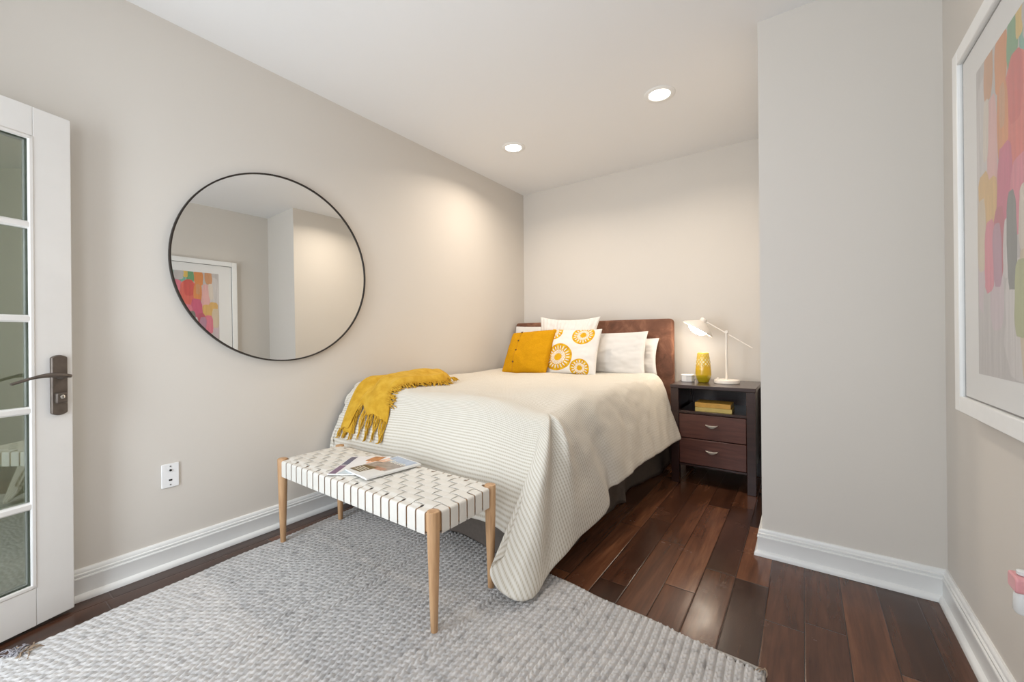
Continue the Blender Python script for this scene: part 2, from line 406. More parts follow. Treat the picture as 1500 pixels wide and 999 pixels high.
# ------------------------------------------------------------------ glazed door standing open against the wall
DA = math.radians(18)
def build_door():
    d = bpy.data.objects.new('door_1', None); COL.objects.link(d); d['kind'] = 'structure'
    # local frame: x from the free edge towards the hinge, y out of the door face into the room, z up
    d.matrix_world = Matrix(((math.sin(DA), math.cos(DA), 0, -2.475), (-math.cos(DA), math.sin(DA), 0, 0.345), (0, 0, 1, 0.014), (0, 0, 0, 1)))
    Wd, Hd, S, TH = 0.77, 2.016, 0.113, 0.045
    g0, g1 = 0.152, 1.895
    MB().box(0, S, -TH, 0, 0, Hd).build('stile', m_door, d, bevel=0.003)
    MB().box(Wd - S, Wd, -TH, 0, 0, Hd).build('stile', m_door, d, bevel=0.003)
    MB().box(S, Wd - S, -TH, 0, 0, g0 - 0.006).build('bottom_rail', m_door, d, bevel=0.0015)
    MB().box(S, Wd - S, -TH, 0, g1 + 0.006, Hd).build('top_rail', m_door, d, bevel=0.0015)
    # glazing bead round the glass
    bd = MB()
    for y0, y1 in ((-0.012, 0.002), (-TH - 0.002, -TH + 0.012)):
        bd.box(S - 0.002, S + 0.012, y0, y1, g0 - 0.006, g1 + 0.006).box(Wd - S - 0.012, Wd - S + 0.002, y0, y1, g0 - 0.006, g1 + 0.006)
        bd.box(S, Wd - S, y0, y1, g0 - 0.006, g0 + 0.008).box(S, Wd - S, y0, y1, g1 - 0.008, g1 + 0.006)
    bd.build('glazing_bead', m_door, d, bevel=0.003)
    gl = N('coated_glass'); t = gl.t
    tr = gl.nd('ShaderNodeBsdfTransparent'); tr.inputs[0].default_value = (0.66, 0.69, 0.60, 1)
    gs = gl.nd('ShaderNodeBsdfGlossy'); gs.inputs['Roughness'].default_value = 0.0; gs.inputs['Color'].default_value = (0.92, 0.97, 0.93, 1)
    mx = gl.nd('ShaderNodeMixShader'); mx.inputs[0].default_value = 0.27
    t.links.new(tr.outputs[0], mx.inputs[1]); t.links.new(gs.outputs[0], mx.inputs[2]); t.links.new(mx.outputs[0], gl.out.inputs[0])
    MB().box(S + 0.001, Wd - S - 0.001, -0.026, -0.020, g0, g1).build('glass', gl.m, d, smooth=0)
    m_sp = plain('glass_spacer', lin(70, 78, 82), 0.4)
    sp = MB()
    sp.box(S + 0.001, S + 0.016, -0.036, -0.028, g0, g1).box(Wd - S - 0.016, Wd - S - 0.001, -0.036, -0.028, g0, g1).box(S, Wd - S, -0.036, -0.028, g0, g0 + 0.015).box(S, Wd - S, -0.036, -0.028, g1 - 0.015, g1)
    sp.build('spacer', m_sp, d, smooth=0)
    for z in (1.568, 1.205, 0.850, 0.480):
        mt = MB(); mt.prism([(-0.014, -0.019), (0.014, -0.019), (0.014, -0.006), (0.008, 0.001), (-0.008, 0.001), (-0.014, -0.006)], S, Wd - S, lambda p, q, h, z=z: (h, q, z + p - 0.014))
        mt.build('muntin', m_door, d, smooth=30)
        MB().prism([(-0.012, -TH), (0.012, -TH), (0.012, -0.028), (-0.012, -0.028)], S, Wd - S, lambda p, q, h, z=z: (h, q, z + p - 0.014)).build('muntin', m_door, d, smooth=30)
    # bronze handle set
    m_br = plain('dark_bronze', lin(104, 94, 86), 0.45, 0.6, var=0.18, scale=40, bump=0.15, bscale=120)
    hx, hz = 0.047, 0.926
    hs = MB(); w_, h_ = 0.0245, 0.118
    out = [(-w_, -h_ + 0.006), (-w_, h_ - 0.006)] + [(-w_ + 2 * w_ * k / 8, h_ - 0.006 + 0.009 * math.sin(math.pi * k / 8)) for k in range(1, 8)] + [(w_, h_ - 0.006), (w_, -h_ + 0.006)] + [(w_ - 2 * w_ * k / 8, -h_ + 0.006 - 0.009 * math.sin(math.pi * k / 8)) for k in range(1, 8)]
    hs.prism(out, 0, 0.016, lambda p, q, h: (hx + p, h, hz + q))
    hd = hs.build('handle', m_br, d, bevel=0.004)
    lv = MB()
    lv.tube([(hx, 0.012, hz + 0.036), (hx, 0.05, hz + 0.036)], [0.013, 0.010], 16)
    path = []
    for k in range(17):
        s = k / 16; path.append((hx - 0.016 + 0.165 * s, 0.052 - 0.004 * s, hz + 0.036 + 0.010 * math.sin(s * math.pi * 1.15) - 0.012 * s * s))
    lv.tube(path, [0.009 + 0.004 * math.sin(math.pi * min(1, k / 10)) * (1 if k < 9 else 1) - 0.002 * (k / 16) for k in range(17)], 12, flat=0.75)
    lv.build('lever', m_br, hd, smooth=60)
    kc = MB(); kc.box(hx - 0.017, hx + 0.017, 0.014, 0.032, hz - 0.072, hz - 0.030); kc.build('lock_housing', m_br, hd, bevel=0.005)
    m_si = plain('nickel_key_core', lin(215, 212, 205), 0.25, 0.9)
    k2 = MB().lathe([(0.0075, 0), (0.0075, 0.003), (0.006, 0.004)], 20, M=Matrix.Translation((hx, 0.031, hz - 0.046)) @ Matrix.Rotation(-math.pi / 2, 4, 'X'))
    k2.build('key_core', m_si, hd)
    MB().box(hx - 0.0012, hx + 0.0012, 0.0345, 0.0356, hz - 0.051, hz - 0.041).build('keyway', plain('black_slot', lin(20, 20, 20), 0.6), hd, smooth=0)
    for z in (0.25, 1.0, 1.78):
        MB().tube([(Wd + 0.008, -0.004, z - 0.045), (Wd + 0.008, -0.004, z + 0.045)], 0.008, 12).build('hinge', m_br, d)
build_door()

# ------------------------------------------------------------------ bed
m_skirt = plain('taupe_skirt_cloth', lin(98, 88, 80), 0.85, var=0.08, scale=60, bump=0.2, bscale=700)
m_matt = plain('white_sheet', lin(232, 228, 222), 0.85, var=0.02)
m_dark = plain('dark_bed_rail', lin(42, 32, 28), 0.4)
def suede():
    n = N('brown_suede'); co = n.obj()
    f = n.noise(co, 7, 6, 0.65, 0.8); g = n.noise(co, 240, 2); c = n.ramp(f, [(0.28, lin(90, 62, 50)), (0.5, lin(120, 82, 65)), (0.72, lin(152, 110, 88))])
    n.bump(n.math('ADD', g, n.math('MULTIPLY', f, 2.0)), 0.25, 0.0012)
    return n.set(c, 0.75, Sheen_Weight=0.35, Sheen_Roughness=0.4, Sheen_Tint=lin(190, 130, 100), Specular_IOR_Level=0.2)
bed = thing('bed', 'bed with brown suede headboard and taupe skirt against the left wall', 'bed', (-1.75, 2.75, 0))
def Lb(x, y, z): return (x + 1.75, y - 2.75, z)
def build_bed():
    hb = MB(); cx, wv = -1.738, 1.640
    pts = rrect(wv, 0.92, 0.035, 6)
    hb.prism([(p + cx, q + 0.80) for p, q in pts], 3.692, 3.765, lambda p, q, h: Lb(p, h, q))
    hb.build('headboard', suede(), bed, bevel=0.016, seg=4)
    for x in (-2.45, -0.955):
        MB().box(x + 1.75 - 0.03, x + 1.75 + 0.03, 3.71 - 2.75, 3.755 - 2.75, 0, 0.36).build('headboard_leg', m_dark, bed, bevel=0.004)
    MB().prism(rrect(1.46, 1.96, 0.09, 6), 0.40, 0.735, lambda p, q, h: Lb(-1.775 + p, 2.705 + q, h)).build('mattress', m_matt, bed, bevel=0.03, seg=3)
    MB().prism(rrect(1.46, 1.95, 0.06, 6), 0.16, 0.40, lambda p, q, h: Lb(-1.775 + p, 2.705 + q, h)).build('box_spring', m_matt, bed, bevel=0.01)
    for x in (-2.4, -1.15):
        for y in (1.90, 3.55): MB().lathe([(0.022, 0.017), (0.028, 0.16)], 14, Lb(x, y, 0)).build('leg', m_dark, bed)
    # skirt: side run with a corner split, foot run
    def run(fn, L, name, seed, kfold):
        b = MB(); nu = int(L / 0.012); nv = 14; P = []
        for j in range(nv):
            v = j / (nv - 1)
            for i in range(nu):
                s = i / (nu - 1) * L
                f = v * (0.012 * math.sin(s * 9 + seed) + 0.006 * math.sin(s * 23 + seed * 2) + 0.02 * v * math.sin(s * 3.1 + seed))
                f += kfold(s) * v ** 0.8
                P.append(fn(s, 0.020 + f, 0.38 - 0.376 * v + 0.006 * math.sin(s * 4 + seed) * v))
        b.grid(P, nu, nv); b.build(name, m_skirt, bed, smooth=180, solid=0.003)
    run(lambda s, o, z: Lb(-1.045 + o + 0.045 * max(0, (s - 0.9) / 1.1), 1.70 + s, max(z, 0.003)), 2.02, 'skirt_side', 0.4,
        lambda s: 0.055 * gau(s, 0.99, 0.045) - 0.035 * gau(s, 1.075, 0.04) + 0.06 * gau(s, 1.75, 0.25))
    run(lambda s, o, z: Lb(-2.47 + s, 1.70 - o, max(z, 0.0225)), 1.41, 'skirt_foot', 1.7, lambda s: 0.05 * gau(s, 1.18, 0.14) + 0.02 * gau(s, 0.3, 0.2))
build_bed()

# ------------------------------------------------------------------ comforter
def comforter_material():
    n = N('cream_seersucker'); u, v, _ = n.sep(n.uv()); co = n.obj()
    jit = n.math('MULTIPLY', n.noise(co, 9, 2), 0.0015)
    r = n.math('SINE', n.math('MULTIPLY', n.math('ADD', v, jit), 2 * math.pi / 0.0145))
    c = n.math('SINE', n.math('MULTIPLY', n.math('ADD', u, jit), 2 * math.pi / 0.0105))
    row = n.math('MULTIPLY', n.math('ADD', r, 1.0), 0.5); cell = n.math('MULTIPLY', n.math('ADD', c, 1.0), 0.5)
    chk = n.math('MULTIPLY', n.math('POWER', row, 1.5), n.math('ADD', 0.45, n.math('MULTIPLY', cell, 0.55)))
    col = n.mix(n.math('MULTIPLY', chk, 0.85), lin(228, 222, 211), lin(186, 173, 150))
    n.bump(n.math('ADD', n.math('MULTIPLY', n.math('SUBTRACT', 1.0, chk), 1.0), n.math('MULTIPLY', n.noise(co, 60, 3), 0.5)), 0.45, 0.0025)
    return n.set(col, 0.9, Specular_IOR_Level=0.15, Sheen_Weight=0.1)
def build_comforter():
    nu, nv = 170, 215; b = MB(); P = []; b.uvs = []
    for j in range(nv):
        for i in range(nu):
            a, bb = cloth_pt(i / (nu - 1), j / (nv - 1)); p = Vector(drape(a, bb))
            # small soft wrinkles
            du = max(0, a - CX1); dv = max(0, CY0 - bb)
            amp = 0.006 + 0.004 * min(1, (du + dv) / 0.3)
            w_ = noise.noise(Vector((a * 6, bb * 6, 3))) + 0.5 * noise.noise(Vector((a * 14, bb * 14, 9)))
            nrm = Vector((min(1, du * 5), -min(1, dv * 5), 1 - min(0.9, (du + dv) * 3))).normalized()
            p = p + nrm * w_ * amp
            p.x = max(p.x, XL + 0.028)
            P.append(p - Vector((-1.75, 2.3, 0.0))); b.uvs.append((a, bb))
    b.grid(P, nu, nv)
    o = b.build('comforter', comforter_material(), None, smooth=180, solid=0.022, fix=False)
    o.location = (-1.75, 2.3, 0.0)
    o.modifiers['solid'].offset = -1; o.modifiers['solid'].use_rim = True
    s = o.modifiers.new('sub', 'SUBSURF'); s.levels = 1; s.render_levels = 1
    tag(o, 'cream waffle-striped comforter draped over the bed with a corner trailing on the rug', 'comforter')
build_comforter()

# ------------------------------------------------------------------ yellow throw
m_throw = None
def throw_material():
    n = N('mustard_wool'); co = n.obj(); f = n.noise(co, 14, 4, 0.6); g = n.noise(co, 520, 2)
    c = n.ramp(f, [(0.3, lin(192, 142, 36)), (0.55, lin(212, 166, 58)), (0.8, lin(224, 182, 80))])
    n.bump(n.math('ADD', g, f), 0.4, 0.0015); return n.set(c, 0.9, Sheen_Weight=0.3, Sheen_Tint=lin(255, 220, 120), Specular_IOR_Level=0.1)
def build_throw():
    th = thing('throw_blanket', 'mustard yellow fringed throw over the foot end of the cream bed', 'blanket', (-2.25, 1.8, 0.8))
    mt = throw_material(); org = Vector((-2.25, 1.8, 0.8))
    def surf(a, b, off):
        e = 0.004; p = Vector(drape(a, b)); q = Vector(drape(a + e, b)); r = Vector(drape(a, b + e))
        n = (q - p).cross(r - p)
        n = n.normalized() if n.length > 1e-9 else Vector((0, 0, 1))
        return p + n * off
    AL = -2.455
    def ab(s, t):
        hem = 1.285 + 0.02 * math.sin(s * 9)
        hem += 0.18 * sst(0.24, 0.36, s) - 0.05 * sst(0.36, 0.6, s) - 0.06 * sst(.65, 0.95, s)
        top = 2.44 - 0.24 * s ** 1.5
        b = hem + (top - hem) * t
        right = -2.06 - 0.05 * gau(t, 0.42, 0.2) - 0.02 * gau(t, 0.1, 0.2) + 0.01 * math.sin(t * 17) - 0.03 * sst(.8, 1, t)
        return AL + (right - AL) * s, b
    def thick(s, t):
        e = min(s / 0.12, (1 - s) / 0.10, (1 - t) / 0.10, 1); e = max(0, e) ** 0.6
        tt = min(1, t / 0.5)
        h = 0.014 + (0.014 + 0.034 * sst(0.12, 0.5, t)) * e
        h += 0.008 * e * (math.sin(s * 11 + t * 5) + 0.6 * math.sin(s * 4 - t * 19 + 1)) 
        h += 0.010 * e * noise.noise(Vector((s * 3, t * 6, 2)))
        return h
    nu, nv = 60, 120; b = MB(); P = []
    for j in range(nv):
        for i in range(nu):
            s, t = i / (nu - 1), j / (nv - 1); a, bb = ab(s, t)
            p = surf(a, bb, thick(s, t)); p.x = max(p.x, XL + 0.04); P.append(p - org)
    b.grid(P, nu, nv); o = b.build('cloth', mt, th, smooth=180, solid=0.012, fix=False)
    q = o.modifiers.new('sub', 'SUBSURF'); q.levels = 1; q.render_levels = 1
    # turned-back flap at the hanging left corner
    b = MB(); P = []
    for j in range(14):
        for i in range(10):
            u, v = i / 9, j / 13
            a = -2.425 + 0.105 * u * (1 - 0.55 * v); bb = 1.285 + 0.18 * v
            p = surf(a, bb, 0.016 + 0.012 * math.sin(math.pi * u)); P.append(p - org)
    b.grid(P, 10, 14); b.build('turned_flap', mt, th, smooth=180, solid=0.010, fix=False)
    rnd = random.Random(5)
    # hanging fringe along the hem
    f = MB()
    for k in range(86):
        s = (k + rnd.uniform(-.4, .4)) / 85; s = min(1, max(0, s)); a, bb = ab(s, 0.0)
        g_ = 0.5 + 0.5 * math.cos(2 * math.pi * s * 6.5); L = (0.085 + 0.085 * g_ + rnd.uniform(-0.015, 0.015)) * (0.42 if s < 0.27 else 1.0); da = (round(s * 6.5) / 6.5 - s) * 0.28 + rnd.uniform(-0.008, 0.008)
        pts = []
        for j in range(7):
            v = j / 6; off = 0.014 + 0.008 * math.sin(v * 5 + k) + 0.004
            p = surf(max(AL - .02, a + da * v), bb + 0.01 - L * v, off); p.x = max(p.x, XL + 0.045); p.z = max(p.z, 0.482); pts.append(p - org)
        f.tube(pts, [0.0028] * 6 + [0.0016], 5)
    f.build('fringe', mt, th, smooth=180)
    # bunched fringe along the right-hand side
    f = MB()
    for k in range(120):
        t = rnd.uniform(0.14, 0.97); a, bb = ab(1.0, t); L = rnd.uniform(0.04, 0.085); pts = []; bd = rnd.uniform(-0.9, 0.5)
        for j in range(7):
            v = j / 6; p = surf(a - 0.02 + L * v * math.cos(bd * v), bb + L * v * math.sin(bd * v) * 0.9, 0.020 * (1 - v) + 0.006 + 0.006 * math.sin(v * 6 + k)); pts.append(p - org)
        f.tube(pts, [0.003] * 6 + [0.0018], 5)
    f.build('fringe', mt, th, smooth=180)
    # a bunched tip at the far corner
    f = MB()
    for k in range(16):
        a, bb = ab(1.0, 0.97); g = rnd.uniform(-1.3, 1.2); L = rnd.uniform(0.05, 0.09); pts = []
        for j in range(6):
            v = j / 5; pts.append(surf(a - 0.02 + L * v * math.cos(g), bb + L * v * math.sin(g), 0.012 + 0.028 * math.sin(v * 3)) - org)
        f.tube(pts, [0.0034] * 5 + [0.002], 5)
    f.build('fringe_tip', mt, th, smooth=180)
build_throw()

# ------------------------------------------------------------------ pillows
def pillow(name, label, cat, w_, h_, t_, base, top, rx, mat, roll=0.0, ear=0.06, flange=0.0, group=None, seed=1, fill=0.42):
    """cushion standing on its lower edge; base = middle of the lower edge, top = lean angle back from upright, rx = turn about z"""
    n = 40; o = thing(name, label, cat, base, 0, group or ('white bed pillows' if name == 'bed_pillow' else 'cushions on the bed'))
    M = Matrix.Rotation(rx, 4, 'Z') @ Matrix.Rotation(top, 4, 'X') @ Matrix.Rotation(roll, 4, 'Y')
    front = []; back = []; uv = []
    for j in range(n + 1):
        for i in range(n + 1):
            u, v = 2 * i / n - 1, 2 * j / n - 1
            e = max(0.0, (1 - u * u)) * max(0.0, (1 - v * v)); d = e ** fill
            px = u * w_ / 2 * (1 - ear * (1 - v * v) * abs(u)); pz = v * h_ / 2 * (1 - ear * (1 - u * u) * abs(v))
            wr = noise.noise(Vector((u * 2.2 + seed, v * 2.2, seed * 3.1))) * 0.016 + noise.noise(Vector((u * 6 + seed, v * 6, 1.0))) * 0.005
            wr *= min(1, e * 4)
            slump = -0.010 * (1 - abs(v)) if True else 0
            front.append(M @ Vector((px, -t_ / 2 * d - wr, pz + h_ / 2))); back.append(M @ Vector((px, t_ / 2 * d + wr * 0.3, pz + h_ / 2)))
            uv.append(((u + 1) / 2, (v + 1) / 2))
    b = MB(); b.uvs = uv + uv; b.grid(front, n + 1, n + 1)
    k = len(b.v); b.add(back, [(j * (n + 1) + i, (j + 1) * (n + 1) + i, (j + 1) * (n + 1) + i + 1, j * (n + 1) + i + 1) for j in range(n) for i in range(n)])
    c = b.build('cover', mat, o, smooth=180, fix=False)
    bm = bmesh.new(); bm.from_mesh(c.data)
    bmesh.ops.remove_doubles(bm, verts=bm.verts, dist=0.0006); bm.to_mesh(c.data); bm.free()
    q = c.modifiers.new('sub', 'SUBSURF'); q.levels = 1; q.render_levels = 1
    return o, M
def cotton(name, c, bumpk=0.25):
    n = N(name); co = n.obj(); n.bump(n.math('ADD', n.math('MULTIPLY', n.noise(co, 12, 4, 0.6, 0.5), 3.0), n.noise(co, 400, 2)), bumpk, 0.004)
    return n.set(n.ramp(n.noise(co, 6), [(0.3, tuple(x * .97 for x in c[:3]) + (1,)), (0.7, c)]), 0.85, Specular_IOR_Level=0.2, Sheen_Weight=0.1)
m_white = cotton('white_cotton', lin(226, 222, 217))
def ruffle_mat():
    n = N('ruffled_cotton'); u, v, _ = n.sep(n.uv()); co = n.obj()
    r = n.math('SINE', n.math('ADD', n.math('MULTIPLY', u, 95), n.math('MULTIPLY', n.noise(co, 9, 3), 9)))
    n.bump(r, 0.5, 0.004); return n.set(lin(226, 221, 215), 0.85, Specular_IOR_Level=0.2)
def yellow_mat():
    n = N('mustard_linen'); co = n.obj(); f = n.noise(n.scl(co, (1, 1, 6)), 60, 3)
    n.bump(n.math('ADD', f, n.noise(co, 14, 3)), 0.25, 0.002)
    return n.set(n.ramp(f, [(0.3, lin(192, 134, 4)), (0.7, lin(208, 152, 16))]), 0.85, Specular_IOR_Level=0.15)
def medallion_mat():
    n = N('medallion_print'); u, v, _ = n.sep(n.uv())
    tot = None; co = n.obj()
    Y1, Y2, Wt = lin(205, 150, 22), lin(218, 174, 40), lin(226, 222, 217)
    col = Wt
    for cx, cy, R, k in ((0.26, 0.34, 0.285, 22), (0.70, 0.13, 0.185, 16), (0.685, 0.83, 0.215, 18), (0.06, 0.93, 0.20, 14)):
        x = n.math('SUBTRACT', u, cx); y = n.math('SUBTRACT', v, cy)
        r = n.math('DIVIDE', n.math('SQRT', n.math('ADD', n.math('MULTIPLY', x, x), n.math('MULTIPLY', y, y))), R)
        a = n.math('ARCTAN2', y, x); pet = n.math('COSINE', n.math('MULTIPLY', a, k))
        ins = n.math('LESS_THAN', r, 1.0)
        # white drops between the rays, white dotted inner ring, solid heart
        def band(r0, r1): return n.math('MULTIPLY', n.math('GREATER_THAN', r, r0), n.math('LESS_THAN', r, r1))
        drops = n.math('MULTIPLY', band(0.60, 0.84), n.math('GREATER_THAN', pet, n.math('ADD', 0.15, n.math('MULTIPLY', n.math('SUBTRACT', r, 0.60), 2.2))))
        ring = n.math('MULTIPLY', band(0.28, 0.55), n.math('GREATER_THAN', n.math('MULTIPLY', pet, n.math('SINE', n.math('MULTIPLY', r, 46))), -0.25))
        wh = n.math('MAXIMUM', drops, ring); yel = n.math('MULTIPLY', ins, n.math('SUBTRACT', 1.0, wh))
        sh = n.mix(n.math('GREATER_THAN', n.math('COSINE', n.math('MULTIPLY', a, k * 0.5)), 0.0), Y1, Y2)
        col = n.mix(yel, col, sh)
    n.bump(n.noise(co, 400, 2), 0.2, 0.001)
    return n.set(col, 0.85, Specular_IOR_Level=0.15)
R_ = math.radians
ZB = 0.772
pillow('bed_pillow', 'white pillow at the wall end, mostly hidden behind the yellow cushion', 'pillow', 0.70, 0.47, 0.12, (-2.185, 3.545, ZB), R_(-14), 0, m_white, seed=2, ear=0.05)
pillow('bed_pillow', 'white pillow hard against the headboard, its end showing behind the other white pillow', 'pillow', 0.70, 0.33, 0.10, (-1.365, 3.60, ZB), R_(-12), R_(-2), m_white, seed=4, ear=0.07)
pillow('bed_pillow', 'white pillow standing right of the medallion print cushion', 'pillow', 0.70, 0.39, 0.11, (-1.42, 3.47, ZB), R_(-14), R_(-6), m_white, seed=5, ear=0.06, roll=R_(-1))
pillow('throw_pillow', 'tall white crinkled square cushion behind the patterned one', 'cushion', 0.65, 0.55, 0.11, (-1.815, 3.355, ZB), R_(-14), R_(0), ruffle_mat(), seed=6, ear=0.14, roll=R_(1.5))
pillow('throw_pillow', 'white cushion printed with yellow medallions', 'cushion', 0.49, 0.445, 0.12, (-1.67, 3.22, ZB), R_(-22), R_(4), medallion_mat(), seed=8, ear=0.07, roll=R_(1))
yo, yM = pillow('throw_pillow', 'plain mustard yellow cushion with a row of dark buttons', 'cushion', 0.50, 0.46, 0.14, (-2.09, 3.12, ZB), R_(-31), R_(-3), yellow_mat(), seed=9, ear=0.035, fill=0.35, roll=R_(-4))
m_btn = plain('dark_button', lin(92, 58, 12), 0.4)
m_pl = plain('placket_seam', lin(186, 128, 4), 0.85)
def on_face(u, v, w_=0.50, h_=0.46, t_=0.14, off=0.003, fill=0.35):
    d = ((1 - u * u) * (1 - v * v)) ** fill
    wr = noise.noise(Vector((u * 2.2 + 9, v * 2.2, 9 * 3.1))) * 0.016 + noise.noise(Vector((u * 6 + 9, v * 6, 1.0))) * 0.005
    wr *= min(1, (1 - u * u) * (1 - v * v) * 4)
    return yM @ Vector((u * w_ / 2, -t_ / 2 * d - wr - off, v * h_ / 2 + h_ / 2))
ps = MB(); ps.tube([on_face(-0.42, -0.93 + 1.86 * k / 24, off=0.0) for k in range(25)], 0.0022, 6); ps.build('placket', m_pl, yo)
for v in (-0.55, -0.02, 0.42, 0.86):
    MB().lathe([(0.002, -0.004), (0.008, -0.003), (0.009, 0.0), (0.008, 0.003), (0.002, 0.002)], 14, M=Matrix.Translation(on_face(-0.42, v)) @ (yM.to_3x3() @ Matrix.Rotation(math.pi / 2, 3, 'X')).to_4x4()).build('button', m_btn, yo)

# ------------------------------------------------------------------ woven bench
def oak():
    n = N('pale_oak'); co = n.obj(); g = n.noise(n.scl(co, (60, 60, 5)), 1.0, 5, 0.6, 0.4)
    n.bump(g, 0.12, 0.0008)
    return n.set(n.ramp(g, [(0.25, lin(168, 126, 88)), (0.55, lin(200, 158, 116)), (0.8, lin(216, 178, 136))]), 0.5)
m_oak = oak()
m_strap = plain('white_leather', lin(224, 219, 210), 0.5, var=0.02, scale=30, bump=0.12, bscale=350)
def build_bench():
    t = thing('bench', 'oak bench with white woven leather seat at the foot of the bed', 'bench', (-1.722, 1.264, 0.0175), math.radians(-0.9))
    HX, HY, ZT = 0.5885, 0.168, 0.452
    for sx in (-1, 1):
        for sy in (-1, 1):
            x, y = sx * HX, sy * HY
            MB().lathe([(0.0115, 0), (0.0135, 0.002), (0.0195, 0.20), (0.0235, 0.36), (0.0245, ZT - 0.006), (0.0235, ZT - 0.001), (0.0215, ZT)], 28,
                       M=Matrix.Translation((x, y, 0)) @ Matrix.Shear('XY', 4, (-sx * 0.012, -sy * 0.02)) if False else Matrix.Translation((x, y, 0))).build('leg', m_oak, t, smooth=50)
    z0, z1 = ZT - 0.088, ZT - 0.010
    for sy in (-1, 1): MB().box(-HX + 0.01, HX - 0.01, sy * HY - 0.012, sy * HY + 0.012, z0 + 0.005, z1).build('rail', m_oak, t, bevel=0.004)
    for sx in (-1, 1): MB().box(sx * HX - 0.012, sx * HX + 0.012, -HY + 0.01, HY - 0.01, z0 + 0.005, z1).build('rail', m_oak, t, bevel=0.004)
    NXs, NYs = 21, 6
    xs = [-HX + 0.0245 + (2 * HX - 0.049) * (i + 0.5) / NXs for i in range(NXs)]; ys = [-HY + 0.0235 + (2 * HY - 0.047) * (j + 0.5) / NYs for j in range(NYs)]
    pw, qw = (2 * HX - 0.049) / NXs, (2 * HY - 0.047) / NYs
    TH, AMP = 0.0024, 0.0030
    def ribbon(half, cross, par, width, place):
        """strap along s from rail to rail: up the outer face, over the edge, woven across, down again"""
        path = []; f = half + 0.0155; r = 0.006
        for k in range(5): path.append((-half + 0.004 + (-0.0195) * k / 4, z0 - 0.001))     # under the rail
        for k in range(9): path.append((-f, z0 + 0.002 + (z1 - r - z0 - 0.002) * k / 8))
        for k in range(1, 5):
            a = math.pi / 2 * k / 4; path.append((-f + r * (1 - math.cos(a)), z1 - r + (r + 0.001) * math.sin(a)))
        m = 72
        for k in range(1, m):
            s = -f + r + (2 * f - 2 * r) * k / m
            z = z1 + 0.001
            if abs(s) < half:
                j = (s - cross[0]) / (cross[1] - cross[0]); w_ = math.cos(math.pi * j) * (1 if par else -1)
                w_ = max(-1, min(1, w_ * 1.6)); z += AMP * (1 + w_) * sst(half, half - 0.02, abs(s))
            path.append((s, z))
        path += [(-s, z) for s, z in reversed(path[:18])]
        b = MB(); v = []; n = len(path)
        for k, (s, z) in enumerate(path):
            a = path[max(0, k - 1)]; c = path[min(n - 1, k + 1)]; tx, tz = c[0] - a[0], c[1] - a[1]; l = math.hypot(tx, tz) or 1
            nx, nz = -tz / l, tx / l
            for e, o_ in ((-1, 0), (1, 0), (1, TH), (-1, TH)):
                v.append(place(s + nx * o_, e * width / 2, z + nz * o_))
        f_ = []
        for k in range(n - 1):
            for q in range(4): f_.append((k * 4 + q, k * 4 + (q + 1) % 4, (k + 1) * 4 + (q + 1) % 4, (k + 1) * 4 + q))
        f_ += [(0, 1, 2, 3), tuple((n - 1) * 4 + q for q in range(4))]
        b.add(v, f_); return b
    for i, x in enumerate(xs):
        ribbon(HY, ys, i % 2 == 0, pw - 0.0085, lambda s, e, z, x=x: (x + e, s, z)).build('strap', m_strap, t, smooth=50)
    for j, y in enumerate(ys):
        ribbon(HX, xs, j % 2 == 1, qw - 0.0085, lambda s, e, z, y=y: (s, y + e, z)).build('strap', m_strap, t, smooth=50)
build_bench()
ZM = 0.4705
